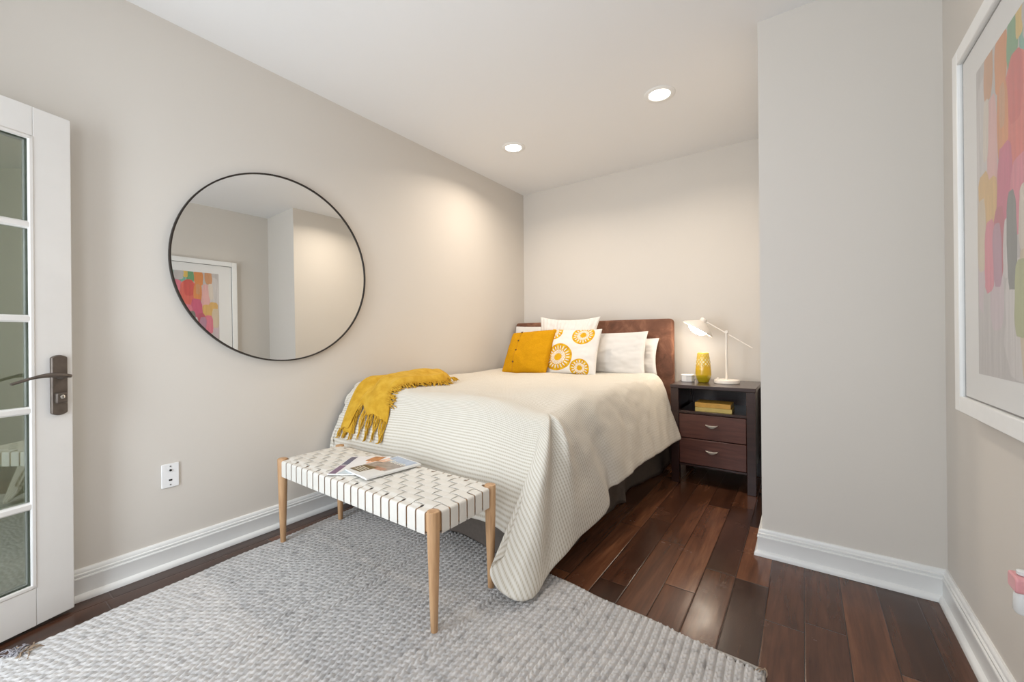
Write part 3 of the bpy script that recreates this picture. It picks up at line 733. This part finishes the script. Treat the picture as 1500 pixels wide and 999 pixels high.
def build_magazines():
    m_pg = plain('magazine_pages', lin(232, 230, 226), 0.6, var=0.02)
    def mag(name, label, c, ax, w_, h_, th, z, tilt=0.0):
        o = thing(name, label, 'magazine', (c[0], c[1], z), ax, 'magazines on the bench')
        b = MB(); nu, nv = 14, 10
        def zz(x, y): return 0.0025 * math.exp(-((x - 0.3 * w_) / 0.05) ** 2) + tilt * (w_ / 2 - x)
        top = [(w_ * (i / (nu - 1) - .5), h_ * (j / (nv - 1) - .5), th + zz(w_ * (i / (nu - 1) - .5), 0)) for j in range(nv) for i in range(nu)]
        bot = [(x, y, (zz(x, y) if tilt else 0)) for x, y, _ in top]
        b.add(top + bot, [(j * nu + i, j * nu + i + 1, (j + 1) * nu + i + 1, (j + 1) * nu + i) for j in range(nv - 1) for i in range(nu - 1)]
              + [(nu * nv + j * nu + i, nu * nv + (j + 1) * nu + i, nu * nv + (j + 1) * nu + i + 1, nu * nv + j * nu + i + 1) for j in range(nv - 1) for i in range(nu - 1)])
        ring = [i for i in range(nu)] + [(j + 1) * nu - 1 for j in range(1, nv)] + [(nv - 1) * nu + i for i in range(nu - 2, -1, -1)] + [j * nu for j in range(nv - 2, 0, -1)]
        k0 = 0; b.f += [(ring[k], ring[(k + 1) % len(ring)], nu * nv + ring[(k + 1) % len(ring)], nu * nv + ring[k]) for k in range(len(ring))]; b.mi += [0] * len(ring)
        b.build('pages', m_pg, o, smooth=40)
        def patch(nm, poly, mat, lift=0.0004):
            # a printed area lying on the cover
            q = MB(); P = []; x0 = min(p[0] for p in poly); x1 = max(p[0] for p in poly); y0 = min(p[1] for p in poly); y1 = max(p[1] for p in poly)
            for j in range(7):
                for i in range(9):
                    u, v = i / 8, j / 6
                    A = Vector(poly[0]).lerp(Vector(poly[1]), u); B = Vector(poly[3]).lerp(Vector(poly[2]), u); p = A.lerp(B, v)
                    P.append((p.x, p.y, th + zz(p.x, p.y) + lift))
            q.grid(P, 9, 7); return q.build(nm, mat, o, smooth=180, fix=False)
        return o, patch, (lambda x, y: th + zz(x, y))
    # white cover with a violet and blue title band; its top edge points to the wall
    o, patch, zt = mag('magazine', 'white magazine with violet and blue title band under the other magazine', (-1.835, 1.265), math.radians(123), 0.285, 0.215, 0.005, ZM)
    pv = plain('cover_violet', lin(122, 96, 122), 0.4, var=0.12, scale=40); pb = plain('cover_blue', lin(96, 98, 122), 0.4, var=0.1, scale=40)
    pw = plain('cover_white', lin(236, 234, 234), 0.4, var=0.02); po = plain('cover_orange', lin(186, 128, 86), 0.4, var=0.3, scale=30); pk = plain('cover_peach', lin(228, 184, 160), 0.4, var=0.15, scale=25)
    px = plain('cover_paleblue', lin(206, 218, 224), 0.4, var=0.05, scale=20)
    patch('cover', [(-.142, -.107), (.142, -.107), (.142, .107), (-.142, .107)], pw, 0.0002)
    patch('title_band', [(-.138, .070), (-.012, .070), (-.012, .104), (-.138, .104)], pv)
    patch('title_band', [(-.004, .070), (.128, .070), (.128, .104), (-.004, .104)], pb)
    patch('cover_picture', [(.03, -.06), (.13, -.085), (.138, -.02), (.06, 0.005)], po)
    patch('cover_picture', [(.0, -.08), (.05, -.09), (.06, -.02), (.02, -.01)], pk)
    patch('cover_picture', [(-.138, -.1), (-.06, -.1), (-.08, .05), (-.138, .06)], px)
    text_mesh('E', 0.040, lambda x, y, h: Vector((x + 0.085, y + 0.087, zt(x, y) + 0.0006 + h)), m_pg, 'title_lettering', o)
    # landscape cover lying on top
    o, patch, zt = mag('magazine', 'magazine with grey landscape cover lying on top on the bench', (-1.7, 1.297), math.radians(-8), 0.212, 0.292, 0.006, ZM + 0.0055, 0.0)
    g1 = plain('cover_rock', lin(158, 146, 138), 0.35, var=0.25, scale=38); g2 = plain('cover_sky', lin(172, 184, 202), 0.35, var=0.14, scale=30)
    g3 = plain('cover_earth', lin(104, 88, 64), 0.35, var=0.35, scale=60); g4 = plain('cover_white', lin(226, 226, 224), 0.35, var=0.03); g5 = plain('cover_rose', lin(176, 132, 116), 0.35, var=0.25, scale=50)
    patch('cover', [(-.105, -.145), (.105, -.145), (.105, .145), (-.105, .145)], g4, 0.0002)
    patch('cover_picture', [(-.098, -.07), (.078, -.04), (.085, .07), (-.100, .06)], g1)
    patch('cover_picture', [(-.100, .06), (.085, .07), (.090, .138), (-.100, .138)], g2)
    patch('cover_picture', [(-.100, -.128), (-.01, -.120), (.0, -.03), (-.100, -.05)], g3, 0.0006)
    patch('cover_picture', [(-.02, -.055), (.06, -.05), (.06, -.015), (-.03, -.02)], g5, 0.0006)
    patch('cover_picture', [(-.104, .02), (-.06, .03), (-.055, .08), (-.104, .09)], pk, 0.0008)
    m_tl = plain('cream_ink', lin(232, 228, 214), 0.4); 
    text_mesh('House', 0.062, lambda x, y, h: Vector((x * 1.0 - 0.005, y + 0.072, zt(x, y) + 0.0009 + h)), m_tl, 'title_lettering', o)
    for k in range(4):
        MB().box(-.085, -.085 + 0.07, -.072 - k * 0.013, -.068 - k * 0.013, zt(0, 0) + 0.0007, zt(0, 0) + 0.0011).build('text_line', m_tl, o, smooth=0)
build_magazines()

# ------------------------------------------------------------------ nightstand
def espresso():
    n = N('espresso_wood'); co = n.obj(); g = n.noise(n.scl(co, (6, 6, 50)), 1.0, 5, 0.6, 0.3)
    return n.set(n.ramp(g, [(0.25, lin(42, 25, 22)), (0.75, lin(60, 37, 32))]), 0.28, Coat_Weight=0.25, Coat_Roughness=0.15)
def espresso_front():
    n = N('espresso_drawer'); co = n.obj(); g = n.noise(n.scl(co, (5, 5, 45)), 1.0, 5, 0.6, 0.5)
    return n.set(n.ramp(g, [(0.25, lin(74, 42, 35)), (0.75, lin(106, 64, 52))]), 0.33, Coat_Weight=0.2, Coat_Roughness=0.2)
NX0, NX1, NY0, NY1, NZ = -0.833, -0.272, 3.275, 3.800, 0.742
def build_nightstand():
    t = thing('nightstand', 'dark espresso nightstand with two drawers right of the bed', 'nightstand', ((NX0 + NX1) / 2, (NY0 + NY1) / 2, 0))
    W, D = (NX1 - NX0) / 2, (NY1 - NY0) / 2; m = espresso(); mf = espresso_front(); L = 0.056
    MB().box(-W - .004, W + .004, -D - .004, D, NZ - 0.026, NZ).build('top', m, t, bevel=0.003)
    for sx in (-1, 1):
        for sy in (-1, 1):
            x0, x1 = (sx * W, sx * (W - L)); y0, y1 = (sy * D, sy * (D - L))
            MB().box(min(x0, x1), max(x0, x1), min(y0, y1), max(y0, y1), 0, NZ - 0.026).build('leg', m, t, bevel=0.003)
    for sx in (-1, 1):
        x = sx * (W - 0.028); MB().box(x - 0.011, x + 0.011, -D + L, D - L, 0.145, NZ - 0.026).build('side_panel', m, t, smooth=0)
    MB().box(-W + L, W - L, D - 0.03, D - 0.018, 0.145, NZ - 0.026).build('back_panel', m, t, smooth=0)
    MB().box(-W + L, W - L, -D + 0.006, D - 0.03, 0.530, 0.548).build('shelf', m, t, bevel=0.002)
    MB().box(-W + L, W - L, -D + 0.012, D - 0.03, 0.135, 0.150).build('bottom_panel', m, t, bevel=0.002)
    m_h = plain('satin_nickel', lin(214, 206, 192), 0.3, 0.85, var=0.03)
    for z0, z1 in ((0.348, 0.526), (0.154, 0.342)):
        d = MB().box(-W + L + 0.002, W - L - 0.002, -D + 0.008, -D + 0.030, z0, z1); d.box(-W + L + 0.02, W - L - 0.02, -D + 0.030, D - 0.06, z0 + 0.02, z1 - 0.03)
        dr = d.build('drawer', mf, t, bevel=0.003)
        hw, hh = 0.043, 0.024; poly = [(-hw, hh * 0.45)] + [(-hw + 2 * hw * k / 12, hh * 0.45 - hh * math.sin(math.pi * k / 12)) for k in range(1, 12)] + [(hw, hh * 0.45)] + [(hw - 2 * hw * k / 12, hh * 0.45 - 0.006 * math.sin(math.pi * k / 12)) for k in range(1, 12)]
        zc = (z0 + z1) / 2 + 0.012
        MB().prism(poly, -D + 0.008, -D - 0.012, lambda p, q, h, zc=zc: (p + 0.003, h + 0.25 * max(0, -q), zc + q)).build('pull', m_h, dr, bevel=0.002)
build_nightstand()
def book(label, c, w_, d_, h_, rz, cov, pg):
    t = thing('book', label, 'book', c, rz, 'books on the nightstand shelf'); e = 0.003
    MB().box(-w_ / 2 + 0.002, w_ / 2 - e, -d_ / 2 + e, d_ / 2 - e, 0.0025, h_ - 0.0025).build('pages', pg, t, smooth=0)
    b = MB(); b.box(-w_ / 2, w_ / 2, -d_ / 2, d_ / 2, 0, 0.0025).box(-w_ / 2, w_ / 2, -d_ / 2, d_ / 2, h_ - 0.0025, h_).box(-w_ / 2, w_ / 2, -d_ / 2 - 0.0015, -d_ / 2 + 0.002, 0.0004, h_ - 0.0004)
    b.build('cover', cov, t, bevel=0.001)
m_bk1 = plain('book_cover_gold', lin(216, 164, 72), 0.5, var=0.08, scale=40); m_bk2 = plain('book_cover_straw', lin(214, 188, 108), 0.5, var=0.08, scale=40)
m_pp = plain('book_pages', lin(226, 208, 160), 0.8, var=0.08, scale=200)
book('straw yellow book, lower of two on the nightstand shelf', (-0.545, 3.40, 0.548), 0.245, 0.17, 0.030, R_(0.5), m_bk2, m_pp)
book('gold yellow book, upper of two on the nightstand shelf', (-0.548, 3.402, 0.5785), 0.240, 0.165, 0.034, R_(-1), m_bk1, m_pp)

# ------------------------------------------------------------------ lamp, vase, dish on the nightstand
m_lampw = plain('cream_enamel', lin(236, 228, 218), 0.35, var=0.02)
def build_lamp():
    t = thing('desk_lamp', 'cream desk lamp with tilted cone shade and long arm on the nightstand', 'lamp', (-0.485, 3.55, NZ))
    o = Vector((-0.485, 3.55, NZ))
    MB().lathe([(0.086, 0.0005), (0.089, 0.003), (0.089, 0.022), (0.086, 0.027), (0.01, 0.029)], 48).build('base', m_lampw, t, smooth=35)
    MB().lathe([(0.008, 0.027), (0.008, 0.040), (0.006, 0.044)], 16, c=(-0.058, -0.02, 0)).build('switch', m_lampw, t)
    MB().tube([(0, 0, 0.026), (0, 0, 0.393)], 0.0085, 20).build('pole', m_lampw, t)
    n = Vector((-0.50, -0.14, -0.855)).normalized(); R = Vector((-0.692, 3.55, 1.160)) - o; ap = R - n * 0.085
    end = Vector((-0.312, 3.555, 1.012)) - o
    d = (end - ap).normalized()
    MB().tube([ap + d * 0.004, end], 0.0052, 14).build('arm', m_lampw, t)
    j = MB(); pj = Vector((0, 0, 0.395)); j.tube([pj + Vector((0, -0.013, 0)), pj + Vector((0, 0.013, 0))], 0.012, 18); j.build('joint', m_lampw, t)
    q = (-n).to_track_quat('Z', 'Y').to_matrix().to_4x4(); M = Matrix.Translation(R) @ q
    sh = MB().lathe([(0.126, 0.0), (0.119, 0.012), (0.060, 0.052), (0.028, 0.072), (0.024, 0.074)], 56, M=M, cap=False)
    sh.build('shade', m_lampw, t, smooth=60, solid=0.0022)
    MB().lathe([(0.024, 0.070), (0.026, 0.074), (0.026, 0.094), (0.022, 0.100), (0.004, 0.102)], 28, M=M).build('cap', m_lampw, t, smooth=40)
    e = N('opal_bulb'); e.set(lin(255, 250, 240), 0.4); e.put(e.b.inputs['Emission Color'], (1.0, 0.90, 0.76, 1)); e.put(e.b.inputs['Emission Strength'], 14.0 * LAMP_W)
    prof = [(0.0765 * math.sin(math.pi * k / 20), 0.012 - 0.0765 * math.cos(math.pi * k / 20) * (0.62 if k < 10 else 0.55)) for k in range(1, 20)]
    MB().lathe(prof, 36, M=M).build('globe', e.m, t, smooth=180)
    m_c = plain('lamp_cord', lin(40, 36, 34), 0.6)
    pts = [(0.0, 0.085, 0.006), (-0.02, 0.16, 0.006), (-0.06, 0.255, 0.004), (-0.08, 0.275, -0.03), (-0.10, 0.275, -0.4), (-0.20, 0.255, -0.70), (-0.28, 0.16, -0.736), (-0.24, 0.04, -0.738), (-0.25, -0.02, -0.738)]
    MB().tube(pts, 0.0028, 8).build('cord', m_c, t, smooth=180)
build_lamp()
def build_vase():
    t = thing('vase', 'yellow glazed vase with diamond relief on the nightstand', 'vase', (-0.648, 3.53, NZ))
    n = N('yellow_glaze'); co = n.obj(); z = n.sep(co)[2]
    x_, y_, z = n.sep(co); ang = n.math('MULTIPLY', n.math('ARCTAN2', y_, x_), 12 / (2 * math.pi)); v = n.math('DIVIDE', n.math('SUBTRACT', z, 0.13), 0.032)
    dm = lambda s: n.math('MULTIPLY', n.math('ABSOLUTE', n.math('SUBTRACT', n.math('FRACT', n.math('ADD', n.math('ADD', ang, n.math('MULTIPLY', v, s)), 50.0)), 0.5)), 2.0)
    ins = n.math('SUBTRACT', 1.0, n.math('MAXIMUM', dm(1.0), dm(-1.0)))
    yel = n.ramp(n.math('DIVIDE', z, 0.235), [(0.0, lin(184, 164, 30)), (0.2, lin(196, 170, 30)), (0.26, lin(220, 180, 30)), (0.56, lin(226, 178, 36)), (0.9, lin(232, 194, 60)), (1.0, lin(236, 206, 90))])
    band = n.ramp(n.math('DIVIDE', z, 0.235), [(0.54, (0, 0, 0, 1)), (0.60, (1, 1, 1, 1)), (0.76, (1, 1, 1, 1)), (0.84, (0.25,) * 3 + (1,)), (0.95, (0.25,) * 3 + (1,)), (0.97, (0, 0, 0, 1))])
    c = n.mix(n.math('MULTIPLY', band, n.math('GREATER_THAN', ins, 0.38)), yel, lin(244, 232, 176))
    n.set(c, 0.12, Coat_Weight=0.4)
    nn, mm = 72, 60; prof = [(0.036, 0), (0.042, 0.002), (0.046, 0.012), (0.060, 0.040), (0.0645, 0.060), (0.063, 0.10), (0.058, 0.14), (0.052, 0.18), (0.046, 0.222), (0.0445, 0.232), (0.042, 0.235)]
    def rad(z):
        for (r0, z0), (r1, z1) in zip(prof, prof[1:]):
            if z <= z1: return r0 + (r1 - r0) * (z - z0) / max(1e-6, z1 - z0)
        return prof[-1][0]
    P = []; b = MB()
    for j in range(mm + 1):
        zz = 0.235 * j / mm
        for i in range(nn):
            a = 2 * math.pi * i / nn; r = rad(zz) * 0.90; k = sst(0.125, 0.135, zz) * sst(0.232, 0.222, zz)
            if k > 0:
                u = a * 12 / (2 * math.pi); v = (zz - 0.13) / 0.032
                p, q = abs(((u + v) % 1) - 0.5) * 2, abs(((u - v) % 1) - 0.5) * 2
                r += k * (0.0035 * (min(1 - p, 1 - q) ** 0.7) - 0.0008)
            P.append((r * math.cos(a), r * math.sin(a), zz))
    for j in range(mm):
        for i in range(nn): b.f.append((j * nn + i, j * nn + (i + 1) % nn, (j + 1) * nn + (i + 1) % nn, (j + 1) * nn + i)); b.mi.append(0)
    b.v = P; b.f.append(tuple(reversed(range(nn)))); b.mi.append(0)
    k = len(b.v); inner = [(0.0345, 0.233), (0.0345, 0.20), (0.038, 0.16)]
    for r, zz in inner:
        for i in range(nn): a = 2 * math.pi * i / nn; b.v.append((r * math.cos(a), r * math.sin(a), zz))
    rows = [mm * nn, k, k + nn, k + 2 * nn]
    for s0, s1 in zip(rows, rows[1:]):
        for i in range(nn): b.f.append((s0 + i, s0 + (i + 1) % nn, s1 + (i + 1) % nn, s1 + i)); b.mi.append(0)
    b.f.append(tuple(k + 2 * nn + i for i in range(nn))); b.mi.append(0)
    b.build('body', n.m, t, smooth=60)
build_vase()
def build_clock():
    t = thing('trinket_box', 'small white eight-sided box beside the yellow vase on the nightstand', 'box', (-0.764, 3.53, NZ))
    m = plain('white_ceramic', lin(240, 238, 236), 0.25, var=0.02)
    MB().lathe([(0.049, 0.0005), (0.052, 0.004), (0.052, 0.046)], 8).build('body', m, t, smooth=0, bevel=0.002)
    MB().lathe([(0.0535, 0.0465), (0.0535, 0.055), (0.050, 0.058)], 8).build('lid', m, t, smooth=0, bevel=0.0015)
build_clock()

# ------------------------------------------------------------------ round mirror
def build_mirror():
    a, b_ = R_(0.53), R_(-0.55)
    n = Vector((math.cos(a) * math.cos(b_), math.sin(b_), math.sin(a))).normalized()
    t = thing('wall_mirror', 'large round mirror with thin black frame on the left wall', 'mirror', (XL + 0.024, 1.238, 1.537))
    q = n.to_track_quat('Z', 'Y').to_matrix().to_4x4(); R = 0.552
    g = N('mirror_silver'); g.set((0.86, 0.87, 0.86, 1), 0.0, 1.0)
    co = g.obj(); g.put(g.b.inputs['Base Color'], g.ramp(g.noise(co, 1.0), [(0.0, (0.855, 0.865, 0.855, 1)), (1.0, (0.865, 0.875, 0.865, 1))]))
    MB().lathe([(R - 0.004, -0.008), (R - 0.004, 0.0)], 128, M=q).build('glass', g.m, t, smooth=30)
    m_f = plain('black_metal_frame', lin(52, 46, 42), 0.4, 0.4)
    f = MB(); ring = [(R - 0.007, -0.006), (R - 0.007, 0.006), (R, 0.007), (R + 0.001, 0.004), (R + 0.001, -0.012), (R - 0.004, -0.012), (R - 0.007, -0.006)]
    f.lathe(ring, 128, M=q, cap=False); f.build('frame', m_f, t, smooth=40)
    MB().lathe([(R * 0.5, -0.018), (R * 0.5, -0.009)], 48, M=q).build('backing', m_f, t, smooth=30)
build_mirror()

# ------------------------------------------------------------------ framed abstract print on the right wall
def build_picture():
    xf = 0.431; y1, y0, z0, z1 = 2.07, 0.90, 0.850, 2.075
    t = thing('framed_print', 'large white framed print of loose colour brushstrokes on the right wall', 'picture', (XR - 0.001, (y0 + y1) / 2, (z0 + z1) / 2))
    cy, cz = (y0 + y1) / 2, (z0 + z1) / 2; dx = lambda x: x - (XR - 0.001)
    m_fr = plain('white_frame_lacquer', lin(240, 239, 236), 0.3, var=0.015); m_mt = plain('white_mat', lin(240, 239, 237), 0.9, var=0.01)
    hw, hh, f = (y1 - y0) / 2, (z1 - z0) / 2, 0.052
    for sy in (-1, 1):
        a, b = sorted((sy * hw, sy * (hw - f))); MB().box(dx(xf), dx(XR - 0.003), a, b, -hh, hh).build('frame_stile', m_fr, t, bevel=0.003)
    for sz in (-1, 1):
        a, b = sorted((sz * hh, sz * (hh - f))); MB().box(dx(xf), dx(XR - 0.003), -hw + f, hw - f, a, b).build('frame_rail', m_fr, t, bevel=0.003)
    MB().box(dx(0.446), dx(0.466), -hw + f, hw - f, -hh + f, hh - f).build('mat_board', m_mt, t, smooth=0)
    # dark strips painted in for the shade of the gap inside the frame
    m_gap = plain('shadow_gap', lin(92, 88, 84), 0.8); g = MB(); i0 = hw - f; k0 = hh - f
    for s in (-1, 1):
        a, b = sorted((s * i0, s * (i0 - 0.004))); g.box(dx(0.4445), dx(0.447), a, b, -k0, k0)
        a, b = sorted((s * k0, s * (k0 - 0.004))); g.box(dx(0.4445), dx(0.447), -i0, i0, a, b)
    g.build('gap_shade', m_gap, t, smooth=0)
    # the print: brushstrokes on a grey ground, s measured from the far edge, d from the top
    ay1, az1, S, D = 1.885, 1.925, 0.80, 0.935
    pals = dict(gr=(196, 190, 188), lg=(212, 206, 204), li=(206, 188, 194), te=(120, 178, 160), gn=(104, 160, 112), ye=(226, 190, 96), og=(222, 140, 72), ob=(208, 150, 104), rd=(214, 84, 78),
                co=(224, 104, 92), pk=(222, 122, 142), pp=(228, 176, 172), cr=(222, 210, 196), oc=(222, 178, 104), mg=(206, 90, 124), ro=(190, 84, 104), dg=(120, 122, 118), ol=(176, 180, 128), be=(214, 196, 170), mv=(182, 134, 156))
    keys = list(pals); mats = []
    for k in keys:
        n = N('paint_' + {'gr': 'grey', 'lg': 'pale_grey', 'li': 'lilac', 'te': 'teal', 'gn': 'green', 'ye': 'yellow', 'og': 'orange', 'ob': 'tan', 'rd': 'red', 'co': 'coral', 'pk': 'pink', 'pp': 'pale_pink', 'cr': 'cream', 'oc': 'ochre', 'mg': 'magenta', 'ro': 'rose', 'dg': 'slate', 'ol': 'olive', 'be': 'beige', 'mv': 'mauve'}[k])
        c = lin(*pals[k]); co = n.obj(); q = n.noise(n.scl(co, (1, 60, 4)), 1.0, 4, 0.6)
        n.set(n.ramp(q, [(0.3, tuple(x * 0.88 for x in c[:3]) + (1,)), (0.7, tuple(min(1, x * 1.10) for x in c[:3]) + (1,))]), 0.6); mats.append(n.m)
    b = MB(); lay = [0]
    def P(s, d): return (dx(0.4452) - 0.00001 * lay[0], ay1 - s - cy, az1 - d - cz)
    b.cur = 0; b.add([P(0, 0), P(S, 0), P(S, D), P(0, D)], [(0, 1, 2, 3)])
    rnd = random.Random(11)
    def stroke(k, s0, s1, d0, d1, lean=0.0):
        lay[0] += 1; b.cur = keys.index(k); n = 22; pts = []
        for q in range(n):
            a = 2 * math.pi * q / n; ca, sa = math.cos(a), math.sin(a); e = 0.45
            u = math.copysign(abs(ca) ** e, ca); v = math.copysign(abs(sa) ** 0.7, sa)
            s = (s0 + s1) / 2 + (s1 - s0) / 2 * u * (1 + rnd.uniform(-.08, .08)) + lean * v * (d1 - d0) / 2; d = (d0 + d1) / 2 + (d1 - d0) / 2 * v * (1 + rnd.uniform(-.04, .04))
            pts.append(P(min(S, max(0, s)), min(D, max(0, d))))
        b.add(pts, [tuple(range(n))])
    L = [('lg', 0, .10, .05, .60), ('li', .0, .12, .45, .75), ('gr', .05, .3, .6, .93), ('lg', .2, .5, .62, .93), ('be', .30, .45, .55, .95), ('li', .1, .2, .6, .8),
         ('lg', .02, .11, .1, .36), ('ob', .065, .135, -.02, .13), ('te', .31, .43, -.03, .20), ('og', .15, .235, -.02, .15), ('gn', .235, .305, -.02, .13), ('ye', .29, .335, -.03, .07), ('gr', .33, .42, -.03, .1),
         ('pp', .085, .165, .13, .42), ('cr', .055, .10, .12, .30), ('oc', .01, .10, .33, .50), ('be', .0, .07, .4, .62), ('pk', .33, .45, .10, .40), ('co', .22, .36, .10, .42), ('rd', .24, .33, .09, .27), ('og', .165, .24, .12, .36), ('ob', .18, .22, .13, .25),
         ('oc', .07, .165, .36, .52), ('mg', .16, .26, .30, .52), ('pk', .25, .38, .36, .56), ('co', .36, .5, .30, .52), ('ro', .13, .205, .46, .66), ('pk', .06, .14, .48, .69), ('mv', .125, .19, .50, .68), ('lg', .2, .25, .5, .66),
         ('dg', .225, .29, .44, .70), ('ol', .27, .345, .62, .82), ('cr', .30, .36, .44, .60), ('pk', .36, .44, .5, .66), ('te', .43, .55, -.02, .16), ('ye', .52, .62, -.02, .2), ('rd', .44, .56, .14, .4), ('og', .54, .64, .18, .42), ('pk', .62, .72, .1, .36), ('gr', .70, .8, -.02, .3),
         ('oc', .5, .6, .40, .6), ('mg', .58, .68, .38, .6), ('pp', .66, .76, .34, .55), ('ol', .48, .56, .56, .74), ('dg', .6, .66, .56, .75), ('be', .7, .8, .5, .8)]
    for k, s0, s1, d0, d1 in L: stroke(k, s0, s1, d0, d1, rnd.uniform(-.06, .06))
    b.build('print', mats, t, smooth=0, fix=False)
    gl = N('picture_glass'); tr = gl.nd('ShaderNodeBsdfTransparent'); gs = gl.nd('ShaderNodeBsdfGlossy'); gs.inputs['Roughness'].default_value = 0.0
    lw = gl.nd('ShaderNodeLayerWeight'); lw.inputs[0].default_value = 0.5; gi = gl.nd('ShaderNodeNewGeometry')
    fz = gl.math('ADD', 0.03, gl.math('MULTIPLY', gl.math('POWER', lw.outputs['Facing'], 5.0), 0.9))
    fz = gl.math('MULTIPLY', fz, gl.math('SUBTRACT', 1.0, gi.outputs['Backfacing']))
    fz = gl.math('DIVIDE', gl.math('MULTIPLY', fz, 2.0), gl.math('ADD', fz, 1.0))
    mx = gl.nd('ShaderNodeMixShader'); gl.put(mx.inputs[0], fz); gl.t.links.new(tr.outputs[0], mx.inputs[1]); gl.t.links.new(gs.outputs[0], mx.inputs[2]); gl.t.links.new(mx.outputs[0], gl.out.inputs[0])
    MB().box(dx(0.4395), dx(0.4415), -hw + f, hw - f, -hh + f, hh - f).build('glazing', gl.m, t, smooth=0)
build_picture()

# ------------------------------------------------------------------ wall plates
m_plate = plain('white_plate_plastic', lin(242, 241, 240), 0.35, var=0.01); m_blk = plain('black_jack', lin(30, 30, 30), 0.4); m_scr = plain('plate_screw', lin(150, 148, 146), 0.35, 0.6)
def build_jack_plate():
    t = thing('wall_plate', 'white wall plate with two dark jacks low on the left wall', 'wall plate', (XL + 0.0005, 0.6875, 0.4475))
    MB().prism(rrect(0.070, 0.117, 0.004), 0, 0.006, lambda p, q, h: (h, p * (1 - 0.35 * h), q * (1 - 0.35 * h))).build('plate', m_plate, t, bevel=0.002)
    RX = Matrix.Rotation(math.pi / 2, 4, 'Y')
    for z in (0.045, -0.045): MB().lathe([(0.0034, 0.005), (0.0034, 0.0072), (0.002, 0.0076)], 14, M=Matrix.Translation((0, 0, z)) @ RX).build('screw', m_scr, t)
    MB().lathe([(0.0052, 0.004), (0.0052, 0.010), (0.003, 0.0105)], 16, M=Matrix.Translation((0, 0, 0.026)) @ RX).build('jack', m_blk, t)
    MB().box(0.004, 0.0078, -0.0065, 0.0065, -0.0265, -0.0185).build('jack', m_blk, t, bevel=0.001)
build_jack_plate()
def build_outlet():
    y, z = 1.605, 0.515
    t = thing('power_outlet', 'white power outlet on the right wall above a pink plug-in', 'outlet', (XR - 0.0005, y, z))
    MB().prism(rrect(0.072, 0.117, 0.004), 0, -0.006, lambda p, q, h: (h, p, q)).build('plate', m_plate, t, bevel=0.002)
    for dz in (0.021, -0.021):
        r = MB().prism(rrect(0.034, 0.029, 0.008), -0.004, -0.0085, lambda p, q, h, dz=dz: (h, p, q + dz)).build('receptacle', m_plate, t, bevel=0.001)
        if dz > 0:
            for dy in (-0.0065, 0.0065): MB().box(-0.0092, -0.0080, dy - 0.0011, dy + 0.0011, dz - 0.001, dz + 0.008).build('slot', m_blk, r, smooth=0)
            MB().lathe([(0.0023, 0), (0.0023, 0.0008)], 12, M=Matrix.Translation((-0.0085, 0, dz - 0.008)) @ Matrix.Rotation(-math.pi / 2, 4, 'Y')).build('slot', m_blk, r, smooth=0)
    a = thing('plug_in_freshener', 'pink and white plug-in freshener in the right wall outlet', 'air freshener', (XR - 0.0095, y - 0.002, z - 0.021))
    m_p = plain('pink_plastic', lin(226, 160, 164), 0.3, var=0.04); m_w = plain('milky_plastic', lin(226, 226, 224), 0.25, var=0.02)
    MB().prism(rrect(0.058, 0.040, 0.009), 0, -0.042, lambda p, q, h: (h, p * (1 + h * 1.2), q - 0.012 + h * 0.08)).build('body', m_p, a, bevel=0.004)
    MB().lathe([(0.008, -0.026), (0.011, -0.032), (0.017, -0.044), (0.018, -0.085), (0.014, -0.092)], 20, c=(-0.022, 0, 0)).build('reservoir', m_w, a)
    MB().lathe([(0.012, 0.0075), (0.012, 0.016), (0.008, 0.019)], 20, c=(-0.022, 0, 0)).build('vent_cap', m_w, a)
build_outlet()

# ------------------------------------------------------------------ recessed ceiling lights
def downlight(x, y, label, group=None):
    t = thing('recessed_light', label, 'ceiling light', (x, y, H), 0, 'recessed ceiling lights')
    m_r = m_trim
    MB().lathe([(0.066, -0.004), (0.070, -0.0075), (0.092, -0.006), (0.098, -0.0025), (0.098, -0.0002), (0.066, -0.0002), (0.066, -0.004)], 64, cap=False).build('trim_ring', m_r, t, smooth=30)
    e = N('lit_lens'); e.set(lin(255, 252, 246), 0.5); e.put(e.b.inputs['Emission Color'], (1.0, 0.94, 0.85, 1)); e.put(e.b.inputs['Emission Strength'], 9.0)
    MB().lathe([(0.065, -0.0004), (0.065, -0.003), (0.058, -0.0045)], 48).build('lens', e.m, t)
    area('downlight', (x, y, H - 0.012), (x, y, 0), 0.12, 0.12, DOWNLIGHT_W, WARM, 150, 'DISK')
downlight(-0.761, 2.783, 'lit recessed ceiling light over the nightstand side of the alcove')
downlight(-1.974, 2.84, 'lit recessed ceiling light over the bed near the left wall')
